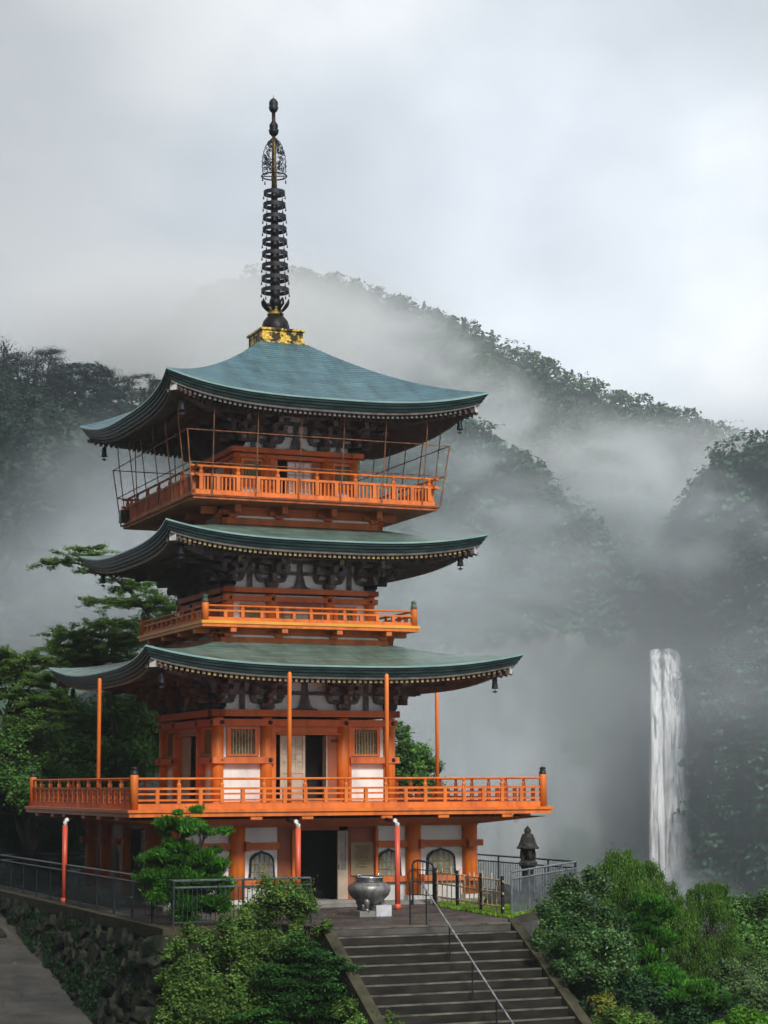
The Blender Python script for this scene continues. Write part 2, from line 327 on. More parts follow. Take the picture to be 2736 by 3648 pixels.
mb = MB().box(-5.02, -1.47, -4.68, -4.42, .71, .895).box(1.60, 5.02, -4.68, -4.42, .71, .895).box(-5.0, -1.47, -4.68, -4.42, -.30, -.13).box(1.60, 5.0, -4.68, -4.42, -.30, -.13)
P4each('wall_rail', mb, VERMD, subs=[('tenon', MB().box(a_, a_+.12, -4.92, -4.6, z_, z_+.27), VERMD) for a_, z_ in ((-2.56, .66), (4.42, .66), (2.86, .66), (2.86, -.36))])
mb = MB().box(-4.83, 4.83, -4.72, -4.42, 1.33, 1.60)
P4('storey_beam', mb, VERMD)
mb = MB().box(-1.46, -1.06, -4.50, -4.30, -.80, 1.34).box(-1.06, .45, -4.44, -4.30, 1.22, 1.34).box(.75, 1.56, -4.40, -4.30, -.80, 1.34)
P4each('door_surround', mb, BROWNP)
mb = MB().box(-1.06, -.93, -4.62, -4.34, -.80, 1.24).box(1.55, 1.63, -4.62, -4.34, -.80, 1.28)
P4each('door_jamb', mb, VERM)
mb = MB().box(.43, .52, -4.40, -4.34, -.78, 1.2).box(.68, .76, -4.40, -4.34, -.78, 1.2).box(.52, .68, -4.40, -4.34, -.78, .06).box(.52, .68, -4.40, -4.34, 1.12, 1.2)
for z in (.29, .50, .71, .92): mb.box(.52, .68, -4.395, -4.345, z-.015, z+.015)
P4('door_leaf', mb, CREAM, subs=[('door_glass', MB().box(.52, .68, -4.375, -4.365, .06, 1.12), GLASS), ('door_handle', MB().box(.45, .475, -4.42, -4.398, .08, .22), IRON)])
P('dark_fill_box', MB().box(-3.2, 3.2, -3.0, 3.0, -.81, 1.55), DARKIN)  # solid dark box added so the doorways read as unlit
P('doorstep', MB().box(-1.5, 1.7, -5.35, -5.06, GZ+.003, -.86).box(-1.3, 1.5, -5.06, -4.62, GZ+.003, -.765), SLAB)

def bell_outline(w, h, k=1.0):
    """bell shaped temple window: flared feet, shoulders and a cusped top"""
    half = [(w*.5, 0), (w*.475, h*.22), (w*.462, h*.5), (w*.455, h*.64), (w*.41, h*.76), (w*.33, h*.85), (w*.235, h*.905), (w*.14, h*.935), (w*.06, h*.962)]
    return half + [(0, h)] + [(-x, z) for x, z in reversed(half)]
def bell_window(xc, z0, w, h):
    out = [(xc+x, z0+z) for x, z in bell_outline(w, h)]
    inn = [(xc+x, z0+.004+z) for x, z in bell_outline(w*.84, h*.90)]
    f = MB().prism(out, -4.60, -4.553); p = MB().prism(inn, -4.612, -4.60)
    b = MB()
    for t in (-.27, -.09, .09, .27):
        top = z0 + h*(.86 if abs(t) < .1 else .78)
        b.box(xc+t*w-.016, xc+t*w+.016, -4.635, -4.611, z0+.01, top)
    for t in (.26, .52): b.box(xc-w*.40, xc+w*.40, -4.632, -4.612, z0+h*t-.014, z0+h*t+.014)
    return f, p, b
for xc, wd in ((-1.98, .82), (3.66, 1.02), (1.98, .82), (-3.66, 1.02)):
    f, p, b = bell_window(xc, -.125, wd, .80)
    P4('bell_window', f, IRON, subs=[('pane', p, GLASS), ('mullions', b, OLIVE)])
mb = MB()                       # coved underside of the first balcony
a, b_, z0, z1 = 4.73, 6.36, 1.36, 1.60
mb.add([(-a, -a, z0), (a, -a, z0), (b_, -b_, z1), (-b_, -b_, z1)], [(0, 1, 2, 3)])
P4('balcony_cove', mb, VERMD)

# ---------------- balconies
def railing_low(half, zb, z_base, z_mid0, z_mid1, z_top0, z_top1, tall, short, thin, pw, rd, baluster=None, over=0.0):
    e = half + over
    mb = MB().box(-half, half, -half-.035, -half+.035, zb, z_base)
    mb.box(-e, e, -half-.045, -half+.045, z_mid0, z_mid1)
    mb.tube([(-e, -half, (z_top0+z_top1)/2), (e, -half, (z_top0+z_top1)/2)], rd, 8)
    for z in thin: mb.box(-half, half, -half-.02, -half+.02, z-.026, z+.026)
    for x in tall:
        mb.box(x-pw/2, x+pw/2, -half-.05, -half+.05, z_base, z_mid0)
        zt = z_top0+.02
        mb.lathe([(pw*.55, z_mid1), (pw*.62, z_mid1+(zt-z_mid1)*.35), (pw*.36, z_mid1+(zt-z_mid1)*.6), (pw*.52, zt)], (x, -half, 0), 8)
    for x in short: mb.box(x-pw/2, x+pw/2, -half-.045, -half+.045, z_base, z_mid0)
    if baluster:
        for x in baluster: mb.box(x-.022, x+.022, -half-.02, -half+.02, z_base, z_mid0)
    return mb
def giboshi(s, h):
    """onion shaped post finial of radius s"""
    return [(s*1.02, 0), (s*1.02, h*.16), (s*.9, h*.2), (s*.95, h*.42), (s*.72, h*.5), (s*.55, h*.56), (s*.8, h*.64), (s*.95, h*.74), (s*.78, h*.85), (s*.4, h*.93), (s*.02, h)]
def corner_posts(part, half, z0, z1, zf, r, mt, fm):
    for sx, sy in ((-1, -1), (1, -1), (-1, 1), (1, 1)):
        P('corner_post', MB().lathe([(r, z0), (r, z1-.02), (r*.9, z1)], (sx*half, sy*half, 0), 14), mt, 0, part, True)
        P('finial', MB().lathe(giboshi(r*.92, zf-z1), (sx*half, sy*half, z1), 14), fm, 0, part, True)

# first balcony
d = MB().box(-6.48, 6.48, -6.48, 6.48, 1.80, 1.88)
B1 = P('balcony', d, VERM)
e = MB().box(-6.43, 6.43, -6.43, 6.43, 1.68, 1.798)
P('deck_edge', e, VERM, 0, B1)
for a in SIDES:
    for x in (-4.95, -2.77, -1.25, 1.17, 2.95, 5.0): P('joist_end', MB().box(x-.17, x+.17, -6.40, -6.0, 1.585, 1.678), VERM, a, B1)
t1 = [-3.745+1.235*k for k in range(-1, 9)]; t1 = [x for x in t1 if abs(x) < 6.0]
s1 = [x+.6175 for x in t1]+[t1[0]-.6175]
s1 = [x for x in s1 if abs(x) < 6.1]
mb = railing_low(6.25, 1.88, 2.04, 2.42, 2.48, 2.69, 2.75, t1, s1, (2.305, 2.135), .105, .034)
mef, mel = mesh_of('railing', mb, VERM), mesh_of('railing', mb, VERM2)
for a in SIDES: P('railing', mel if a == SIDES[1] else mef, None, a, B1)
corner_posts(B1, 6.25, 1.88, 2.83, 3.06, .115, VERM, IRON)

# second balcony
B2 = P('balcony', MB().box(-3.505, 3.505, -3.505, 3.505, 7.285, 7.37), AMBER)
P('deck_edge', MB().box(-3.475, 3.475, -3.475, 3.475, 7.19, 7.284), VERM, 0, B2)
t2 = [-2.2, -1.11, -.03, 1.06, 2.13]; s2 = [-2.74, -1.6, -.57, .52, 1.6, 2.66]
mb = railing_low(3.36, 7.37, 7.48, 7.645, 7.70, 7.79, 7.85, t2, s2, (), .10, .032)
mef, mel = mesh_of('railing', mb, VERM), mesh_of('railing', mb, VERM2)
for a in SIDES: P('railing', mel if a == SIDES[1] else mef, None, a, B2)
corner_posts(B2, 3.36, 7.37, 7.90, 8.16, .105, VERM, VERDIGRIS)

# third balcony
B3 = P('balcony', MB().box(-3.98, 3.98, -3.98, 3.98, 11.00, 11.06), VERM2)
P('deck_edge', MB().box(-3.93, 3.93, -3.93, 3.93, 10.92, 10.998), RUST, 0, B3)
t3 = [-3.68, -2.53, -1.28, -.025, 1.23, 2.48, 3.68]; s3 = [-3.15, -1.90, -.65, .60, 1.85, 3.1]
al = sorted(t3+s3); bl = []
for p0, p1 in zip(al[:-1], al[1:]):
    for k in (1, 2, 3, 4): bl.append(p0+(p1-p0)*k/5)
mb = railing_low(3.85, 11.06, 11.20, 11.60, 11.675, 11.865, 11.94, t3, s3, (), .115, .036, bl, over=.16)
mef, mel = mesh_of('railing', mb, VERM), mesh_of('railing', mb, RUST)
for a in SIDES: P('railing', mel if a == SIDES[1] else mef, None, a, B3)

# skirts that carry the upper balconies
def skirt(h, z0, z1, zt, cols):
    mb = MB().box(-h-.05, h+.05, -h-.05, -h+.12, z0, z1)
    P4('skirt_beam', mb, VERM2)
    P4('skirt_wall', MB().box(-h, h, -h, -h+.1, z1+.07, zt), VERMD)
    P4('skirt_plaster', MB().box(-h+.28, h-.28, -h-.03, -h+.1, z1, z1+.068), WHITE)
    for x in cols:
        b = MB().prism([(x-.10, z1+.002), (x+.10, z1+.002), (x+.16, z1+.10), (x-.16, z1+.10)], -h-.18, -h+.02)
        b.prism([(x-.36, zt-.12), (x-.30, z1+.10), (x+.30, z1+.10), (x+.36, zt-.12)], -h-.14, -h-.003)
        b.box(x-.09, x+.09, -h-.62, -h-.14, z1+.11, zt-.005)
        P4('skirt_bracket', b, VERMD)
skirt(2.82, 6.66, 6.94, 7.19, (-2.5, -.88, .88, 2.5))
skirt(2.58, 10.34, 10.58, 10.92, (-2.3, -.80, .80, 2.3))

# ---------------- storeys above
def lattice_window(x0, x1, z0, z1, fx, fz, y, nb):
    f = MB().box(x0-fx, x0, y-.09, y-.004, z0-fz, z1+fz).box(x1, x1+fx, y-.09, y-.004, z0-fz, z1+fz).box(x0, x1, y-.088, y-.004, z0-fz, z0).box(x0, x1, y-.088, y-.004, z1, z1+fz)
    b = MB()
    for k in range(nb):
        x = x0+(x1-x0)*(k+.5)/nb; q = (x1-x0)/nb*.29
        b.add([(x-q, y-.035, z0), (x, y-.070, z0), (x+q, y-.035, z0), (x-q, y-.035, z1), (x, y-.070, z1), (x+q, y-.035, z1)], [(0, 1, 4, 3), (1, 2, 5, 4), (0, 3, 5, 2)])
    p = MB().box(x0, x1, y-.012, y-.005, z0, z1)
    P4('lattice_window', f, VERM, subs=[('lattice', b, OLIVE), ('pane', p, PAPER)])
def nailcovers(xs, z, y, r=.068):
    m = MB()
    for x in xs: m.tube([(x, y, z), (x, y-.02, z), (x, y-.055, z)], [r, r, r*.55], 8)
    return m
def storey(h, cx, r, z0, ztop):
    me = mesh_of('column', MB().tube([(0, 0, z0), (0, 0, ztop)], r, 18), VERM, True)
    for a in SIDES:
        for x in (-h, -cx, cx):
            v = Vector((x, -h, 0)); v.rotate(Matrix.Rotation(a, 3, 'Z')); o = P('column', me, None); o.location = (v.x, v.y, -GZ)
# first upper storey (stands on the wide balcony)
h = 2.76; y = -h+.03
storey(h, 1.23, .185, 1.88, 4.55)
P4each('plaster_wall', MB().box(-h, -.98, y, y+.12, 1.88, 4.5).box(1.43, h, y, y+.12, 1.88, 4.5).box(-.98, 1.43, y, y+.12, 4.07, 4.5), WHITE)
P4('storey_beam', MB().box(-3.02, 3.02, -3.02, -2.60, 4.575, 4.77), VERMD)
P4('storey_beam', MB().box(-2.97, 2.97, -2.955, -2.64, 4.29, 4.49), VERMD, subs=[('nail_cover', nailcovers((-2.68, -1.16, 1.28, 2.81), 4.39, -2.955), IRON)])
P4each('wall_rail', MB().box(-2.98, -1.03, -2.965, -2.64, 3.18, 3.37).box(1.42, 3.02, -2.965, -2.64, 3.18, 3.37), VERMD, subs=[('nail_cover', nailcovers((-2.69, -1.16, 2.82), 3.275, -2.965), IRON)])
P4('sill_beam', MB().box(-2.95, 2.95, -2.93, -2.66, 1.881, 2.06), VERMD)
lattice_window(-2.35, -1.60, 3.46, 4.20, .125, .065, y, 8)
lattice_window(1.60, 2.345, 3.46, 4.20, .10, .065, y, 8)
P4each('door_surround', MB().box(-1.06, -.94, y-.10, y+.1, 2.06, 4.29).box(1.40, 1.49, y-.12, y+.1, 2.06, 4.29).box(-.94, 1.40, y-.07, y+.1, 4.07, 4.288), VERM)
P4('door_lintel', MB().box(-.92, 1.38, y-.16, y-.072, 4.035, 4.085), VERMD)
P4('door_leaf', MB().box(.74, 1.40, y-.03, y+.06, 2.06, 4.07), BROWNP, subs=[('hinge', MB().box(.86, 1.10, y-.05, y-.031, 3.83, 3.90).box(1.36, 1.40, y-.05, y-.031, 3.75, 4.02), IRON)])
mb = MB().box(-.79, -.70, y-.05, y+.0, 2.08, 4.02).box(-.07, .01, y-.05, y+.0, 2.08, 4.02).box(-.70, -.07, y-.05, y, 3.95, 4.02).box(-.70, -.07, y-.05, y, 2.88, 3.00).box(-.70, -.07, y-.05, y, 2.08, 2.2).box(-.70, -.07, y-.03, y-.01, 2.2, 2.88).box(-.41, -.35, y-.048, y, 2.2, 2.88)
for x in (-.49, -.28): mb.box(x-.012, x+.012, y-.046, y-.005, 3.0, 3.95)
for z in (3.24, 3.475, 3.71): mb.box(-.70, -.07, y-.044, y-.006, z-.013, z+.013)
P4('screen_door', mb, CREAM, subs=[('pane', MB().box(-.70, -.07, y-.024, y-.016, 3.0, 3.95), PANE)])
P4each('door_jamb', MB().box(.70, .74, y-.02, y+.3, 2.06, 4.05), PAPER)
P('dark_fill_box', MB().box(-1.9, 1.9, -1.9, 1.9, 1.89, 4.5), DARKIN)
# middle storey
h = 2.31; y = -h+.03
storey(h, .94, .16, 7.37, 8.3)
P4each('plaster_wall', MB().box(-h, h, y, y+.1, 7.37, 8.3), WHITE)
P4('storey_beam', MB().box(-2.53, 2.53, -2.53, -2.18, 8.335, 8.49), VERMD)
P4('storey_beam', MB().box(-2.52, 2.52, -2.49, -2.2, 8.08, 8.235), VERMD, subs=[('nail_cover', nailcovers((-2.29, -.92, .92, 2.29), 8.16, -2.49, .06), IRON)])
lattice_window(-1.78, -1.30, 7.55, 7.92, .14, .08, y, 6)
lattice_window(1.25, 1.72, 7.55, 7.92, .14, .08, y, 6)
P4('door_leaf', MB().box(-.72, .72, y-.06, y-.002, 7.37, 8.06), BROWNP, subs=[('pane', MB().box(-.55, -.32, y-.075, y-.062, 7.4, 7.95).box(-.16, .25, y-.075, y-.062, 7.4, 7.95), GLASS), ('mullions', MB().box(-.44, -.42, y-.085, y-.074, 7.4, 7.95).box(-.02, 0, y-.085, y-.074, 7.4, 7.95).box(.11, .13, y-.085, y-.074, 7.4, 7.95).box(-.55, .25, y-.083, y-.0755, 7.62, 7.64).box(-.55, .25, y-.083, y-.0755, 7.8, 7.82), CREAM)])
# top storey
h = 1.93; y = -h+.03
storey(h, .99, .145, 11.06, 12.7)
P4each('plaster_wall', MB().box(-h, -.6, y, y+.1, 11.06, 12.7).box(1.2, h, y, y+.1, 11.06, 12.7).box(-.6, 1.2, y, y+.1, 12.58, 12.7), WHITE)
P4('storey_beam', MB().box(-2.2, 2.2, -2.16, -1.80, 12.71, 12.86), VERMD)
P4('storey_beam', MB().box(-2.05, 2.05, -2.06, -1.84, 12.56, 12.66), VERMD)
lattice_window(-1.73, -1.16, 11.99, 12.45, .1, .08, y, 6)
lattice_window(1.29, 1.78, 11.99, 12.45, .08, .08, y, 6)
P4each('wall_rail', MB().box(-2.1, -.6, -2.08, -1.85, 11.70, 11.84).box(1.2, 2.1, -2.08, -1.85, 11.70, 11.84), VERMD)
P4each('door_surround', MB().box(-.85, -.62, y-.05, y+.1, 11.06, 12.7).box(1.15, 1.26, y-.05, y+.1, 11.06, 12.7), VERM)
P4('door_leaf', MB().box(.52, 1.15, y-.01, y+.05, 11.06, 12.57), BROWNP)
mb = MB()
for x in (-.27, -.01, .25, .50): mb.box(x-.02, x+.02, y-.03, y+.0, 11.1, 12.52)
for z in (11.1, 11.35, 11.6, 11.85, 12.1, 12.3, 12.5): mb.box(-.27, .50, y-.028, y-.003, z-.02, z+.02)
P4('screen_door', mb, CREAM, subs=[('pane', MB().box(-.27, .50, y-.016, y-.01, 11.1, 12.5), WHITE)])
P('dark_fill_box', MB().box(-1.5, 1.5, -1.5, 1.5, 11.07, 12.68), DARKIN)

# ---------------- brackets under the eaves
def add_yz(mb, prof, x0, x1):
    n = len(prof); vs = [(x0, yy, zz) for yy, zz in prof]+[(x1, yy, zz) for yy, zz in prof]
    mb.add(vs, [tuple(range(n)), tuple(range(2*n-1, n-1, -1))]+[(i, (i+1) % n, (i+1) % n+n, i+n) for i in range(n)])
def masu(mb, x, y, z, s=.19, hgt=.13):
    a, b = s*.36, s*.5
    mb.add([(x-a, y-a, z), (x+a, y-a, z), (x+a, y+a, z), (x-a, y+a, z), (x-b, y-b, z+hgt*.45), (x+b, y-b, z+hgt*.45), (x+b, y+b, z+hgt*.45), (x-b, y+b, z+hgt*.45),
            (x-b, y-b, z+hgt), (x+b, y-b, z+hgt), (x+b, y+b, z+hgt), (x-b, y+b, z+hgt)],
           [(3, 2, 1, 0), (0, 1, 5, 4), (1, 2, 6, 5), (2, 3, 7, 6), (3, 0, 4, 7), (4, 5, 9, 8), (5, 6, 10, 9), (6, 7, 11, 10), (7, 4, 8, 11), (8, 9, 10, 11)])
def arm_profile(L, z, t):
    return [(-L, z+t), (-L, z+t*.55), (-L*.93, z+t*.28), (-L*.78, z+t*.08), (-L*.55, z), (L*.55, z), (L*.78, z+t*.08), (L*.93, z+t*.28), (L, z+t*.55), (L, z+t)]
def cluster(x, h, z0, k, corner=False):
    """stepped bracket cluster of three projecting tiers at wall plane y = -h"""
    mb = MB()
    masu(mb, x, -h, z0, .40*k, .19*k)
    st = .30*k
    for s in range(3):
        z = z0+.19*k+s*.27*k
        reach = st*(s+1)+.12
        prof = [(-h+.05, z+.15*k), (-h+.05, z), (-h-reach*.7, z), (-h-reach*.9, z+.04*k), (-h-reach, z+.10*k), (-h-reach, z+.15*k)]
        add_yz(mb, prof, x-.065*k, x+.065*k)
        for q in range(s+1):
            yy = -h-st*q if q else -h-.012
            if q == s or q == 0:
                Lh = (.50 if s == 0 else .56)*k
                mb.prism([(x+px, pz) for px, pz in arm_profile(Lh, z, .15*k)], yy-.06*k, yy+.06*k)
                for dx in (-.45*k, 0, .45*k): masu(mb, x+dx, yy, z+.15*k, .19*k, .12*k)
        masu(mb, x, -h-reach+.09, z+.15*k, .19*k, .12*k)
    zt = z0+.19*k+3*.27*k
    mb.bar((x, -h+.1, zt+.02), (x, -h-1.22*k, zt-.20*k), .13*k, .17*k)
    if corner:
        o = mb.n
        for s in range(3):
            z = z0+.19*k+s*.27*k; reach = (st*(s+1)+.12)*1.42
            sx = 1 if x > 0 else -1
            mb.bar((x, -h, z+.075*k), (x+sx*reach*.71, -h-reach*.71, z+.075*k), .14*k, .15*k)
            masu(mb, x+sx*(reach*.71-.06), -h-reach*.71+.06, z+.15*k, .2*k, .12*k)
            Lh = (.5+.3*s)*k
            mb.box(x+(sx*.1 if sx > 0 else -Lh-.1), x+(Lh+.1 if sx > 0 else -.1), -h-.05, -h+.05, z+.002, z+.148*k)
        mb.bar((x, -h, zt), (x+sx*1.35*k, -h-1.35*k, zt-.2*k), .15*k, .18*k)
    return mb
def frogleg(x, z0, w, hg):
    pts = [(-.5, 0), (-.42, .10), (-.30, .13), (-.20, .30), (-.17, .60), (-.12, .85), (-.12, 1), (.12, 1), (.12, .85), (.17, .60), (.20, .30), (.30, .13), (.42, .10), (.5, 0)]
    return [(x+a*w, z0+b*hg) for a, b in pts]
def brackets(h, cx, z0, k, zs):
    P4('bracket_plaster', MB().box(-h, h, -h+.02, -h+.10, z0+.002, zs), WHITE)
    mb = MB().box(-h-.4, h+.4, -h-.055, -h+.019, z0+.46*k, z0+.57*k).box(-h-.6, h+.6, -h-.055, -h+.019, z0+.84*k, z0+.96*k)
    P4('wall_tie', mb, TIMBER)
    for x in (-h, -cx, cx, h):
        P4('bracket_cluster', cluster(x, h, z0, k, abs(x) == h), TIMBER, subs=[('beam_end', MB().box(x-.07*k, x+.07*k, -h-1.26*k, -h-1.235*k, z0+.72*k, z0+.90*k), GOLDEND)])
    for x in (-(h+cx)/2, (h+cx)/2):
        P4('strut', MB().box(x-.075*k, x+.075*k, -h-.05, -h+.019, z0+.003, z0+.455*k).box(x-.07*k, x+.07*k, -h-.05, -h+.019, z0+.572*k, z0+.835*k), TIMBER)
    P4('strut', MB().prism(frogleg(0, z0+.003, .85*k, .45*k), -h-.06, -h+.019).box(-.08*k, .08*k, -h-.05, -h+.019, z0+.572*k, z0+.835*k), TIMBER)
brackets(2.76, 1.23, 4.77, 1.0, 6.05)
brackets(2.31, .94, 8.49, .93, 9.65)
brackets(1.93, .90, 12.86, .93, 14.1)

# ---------------- roofs
def make_roof(a, zi, e, ze, c, zt, lin, hw, zwall, mt, endm, gap):
    """square pyramid roof with upswept corners: a inner half, e half at mid eave, c half at the tips"""
    def ev(u):                                     # eave line in plan and height
        k = abs(u)
        return e+(c-e)*k**4, ze+(zt-ze)*k**2.9
    def prof(v): return v if lin else 1.25*v-.25*v*v
    def top(u, v):
        ye, _ = ev(u)
        return (u*(a+(c-a)*v), -(a+(ye-a)*v), zi-(zi-ze)*prof(v)+(zt-ze)*abs(u)**2.9*v**2.6)
    nu, nv = 56, 22
    us = [-1+2*i/nu for i in range(nu+1)]
    mb = MB(); mb.uv = []
    for sd in SIDES:
        o = mb.n; vs = []
        for j in range(nv+1):
            for i in range(nu+1):
                vs.append(top(us[i], j/nv))
        q = np.array(vs).reshape(nv+1, nu+1, 3)
        mid = np.concatenate([[0], np.cumsum(np.linalg.norm(np.diff(q[:, nu//2], axis=0), axis=1))])
        mb.add(vs, [(j*(nu+1)+i, (j+1)*(nu+1)+i, (j+1)*(nu+1)+i+1, j*(nu+1)+i+1) for j in range(nv) for i in range(nu)])
        mb.uv += [(vs[j*(nu+1)+i][0]+sd*7, mid[j]) for j in range(nv+1) for i in range(nu+1)]
        mb.rot(sd, o)
    R = P('roof', mb, mt, smooth=True)
    def E(u, ins, dz):                             # a point of the eave line, set in by ins and lowered by dz
        ye, z = ev(u); return (u*(c-ins), -(ye-ins), z-dz)
    def strip(levels):
        mb = MB()
        for sd in SIDES:
            o = mb.n
            for (i0, d0), (i1, d1) in zip(levels[:-1], levels[1:]):
                vs = [E(u, i0, d0) for u in us]+[E(u, i1, d1) for u in us]
                mb.add(vs, [(i, i+nu+1, i+nu+2, i+1) for i in range(nu)])
            mb.rot(sd, o)
        return mb
    P('eave_lip', strip([(0, 0), (-.012, .012), (-.012, .05), (.03, .055)]), EAVEL, 0, R)
    P('eave_edge', strip([(.03, .055), (.035, .12), (.075, .125), (.085, .205), (.125, .21), (.145, .30), (.19, .305)]), EAVE, 0, R)
    P('eave_board', strip([(.19, .305), (.20, .385), (.26, .39)]), EAVEW, 0, R)
    # soffit
    mb = MB(); zw = zwall
    def sof(u, t, dz=0.0):
        x, yy, z = E(u, .26, .392); xi = u*hw
        return (x+(xi-x)*t, yy+(-hw-yy)*t, z+(zw-z)*t-(zt-ze)*abs(u)**2.9*(t*(1-t))*.6-dz)
    nt_ = 8
    for sd in SIDES:
        o = mb.n
        mb.add([sof(u, t/nt_) for t in range(nt_+1) for u in us], [(t*(nu+1)+i, t*(nu+1)+i+1, (t+1)*(nu+1)+i+1, (t+1)*(nu+1)+i) for t in range(nt_) for i in range(nu)])
        mb.rot(sd, o)
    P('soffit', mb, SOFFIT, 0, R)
    # rafters, two tiers
    def soff_at(x, yy):                            # height of the soffit at a plan point of the front side
        lo_, hi_ = 0.0, 1.0
        for _ in range(18):
            t = (lo_+hi_)/2; wd = (c-.26)*(1-t)+hw*t; u = max(-1, min(1, x/wd))
            if sof(u, t)[1] < yy: lo_ = t
            else: hi_ = t
        return sof(u, t)[2]
    n = int(2*(c-.5)/gap)
    r1, r2 = MB(), MB()
    for i in range(n+1):
        x = -(c-.5)+2*(c-.5)*i/n
        u = x/(c-.3); y0 = -(ev(u)[0]-.29); y1 = -max(abs(x)+.02, hw)
        if y1-y0 < .12: continue
        z0 = soff_at(x, y0)-.05; ym = y0+min(.85, (y1-y0)*.5); zm = soff_at(x, ym)-.05; z1 = soff_at(x, y1)-.05
        r1.bar((x, y0, z0), (x, ym, zm), .075, .095); r1.bar((x, ym-.25, soff_at(x, ym-.25)-.14), (x, y1, z1-.06), .08, .10)
        r2.box(x-.042, x+.042, y0-.02, y0-.003, z0-.052, z0+.05)
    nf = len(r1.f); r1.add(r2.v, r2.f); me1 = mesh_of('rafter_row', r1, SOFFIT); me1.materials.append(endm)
    for pg in me1.polygons[nf:]: pg.material_index = 1
    for sd in SIDES: P('rafter_row', me1, None, sd, R)
    hp = MB(); he = MB()
    x0, y0, z0 = E(-1, .30, .47)
    hp.bar((-hw, -hw, zw-.2), (x0, y0, z0-.02), .20, .22); hp.bar((-hw-.8, -hw-.8, zw-.45), (x0+.55, y0+.55, z0-.12), .17, .2)
    dv = Vector((x0+hw, y0+hw, z0-.02-zw+.2)).normalized(); p = Vector((x0, y0, z0-.02))
    he.bar(p, p+dv*.02, .205, .225)
    pm, em = mesh_of('hip_rafter', hp, TIMBER), mesh_of('hip_rafter_end', he, PALEEND)
    for sd in SIDES: P('hip_rafter', pm, None, sd, R); P('hip_rafter_end', em, None, sd, R)
    mb = MB(); pz = zw-.32; yy = -hw-1.05
    mb.bar((-hw-1.3, yy, pz), (hw+1.3, yy, pz), .15, .17)
    pm = mesh_of('purlin', mb, TIMBER)
    for sd in SIDES: P('purlin', pm, None, sd, R)
    return R
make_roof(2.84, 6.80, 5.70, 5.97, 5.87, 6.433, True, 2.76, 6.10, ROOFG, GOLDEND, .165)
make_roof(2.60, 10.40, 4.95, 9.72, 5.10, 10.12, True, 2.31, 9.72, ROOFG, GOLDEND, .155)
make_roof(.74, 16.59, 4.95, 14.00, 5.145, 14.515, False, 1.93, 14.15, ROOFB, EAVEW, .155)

# ---------------- spire
SB = 16.55
def SP(name, mb, mt, parent, smooth=True):
    for i in range(mb.n): x, y_, z = mb.v[i]; mb.v[i] = (x, y_, z-SB)
    return obj(name, mb, parent, 0, (0, 0, 0), None, smooth, mt)
base = MB().box(-.69, .69, -.69, .69, 16.575, 16.97).box(-.75, .75, -.75, .75, 16.97, 17.035).box(-.80, .80, -.80, .80, 16.50, 16.574)
for q in range(4):
    o = base.n
    for x in (-.34, .34): base.box(x-.24, x+.24, -.705, -.69, 16.66, 16.68).box(x-.24, x+.24, -.705, -.69, 16.88, 16.90).box(x-.26, x-.24, -.705, -.69, 16.66, 16.9).box(x+.24, x+.26, -.705, -.69, 16.66, 16.9)
    base.rot(q*pi/2, o)
for i in range(base.n): x, y_, z = base.v[i]; base.v[i] = (x, y_, z-SB)
SPI = obj('spire', base, PAG, 0, (0, 0, SB-GZ), 'gilt square spire base', False, GILT)
SPI.rotation_euler = (-.0048, -.0115, 0)
SP('bowl', MB().lathe([(.44, 17.03), (.455, 17.12), (.45, 17.25), (.40, 17.42), (.30, 17.55), (.24, 17.60)], n=28), BRONZE, SPI)
SP('lotus_collar', MB().lathe([(.24, 17.60), (.27, 17.64), (.27, 17.67), (.22, 17.70), (.24, 17.74), (.24, 17.77), (.19, 17.80), (.19, 17.9)], n=28), GILTD, SPI)
for k in range(8):
    t = k*pi/4+.2; mbp = MB()
    for f in (-1, 1):
        pts = [(.20+.25*s+.07*sin(s*3.1), 17.74+.40*s**.9) for s in (0, .25, .5, .75, 1)]
        mbp.tube([((r_)*cos(t+f*.16*(1-abs(2*i/4-1))), (r_)*sin(t+f*.16*(1-abs(2*i/4-1))), z) for i, (r_, z) in enumerate(pts)], [.03, .045, .045, .034, .012], 6)
    SP('lotus_petal', mbp, BRONZE, SPI)
SP('shaft', MB().lathe([(.17, 17.85), (.17, 18.1), (.15, 18.2), (.165, 18.6), (.15, 19.4), (.135, 20.2), (.12, 21.0), (.105, 21.7), (.095, 21.94)], n=18), BRONZE, SPI)
SP('gilt_shaft', MB().lathe([(.092, 21.90), (.080, 22.6), (.068, 23.3), (.06, 23.72)], n=16), GILTD, SPI)
SP('upper_shaft', MB().lathe([(.08, 23.66), (.15, 23.74), (.17, 23.86), (.12, 23.88), (.145, 23.95), (.14, 24.04), (.08, 24.13), (.062, 24.16), (.062, 24.5)], n=16), BRONZE, SPI)
SP('jewel', MB().lathe([(.06, 24.45), (.13, 24.52), (.165, 24.63), (.13, 24.65), (.15, 24.72), (.145, 24.82), (.09, 24.9), (.02, 24.95), (.008, 24.97), (.006, 25.06)], n=18), IRON, SPI)
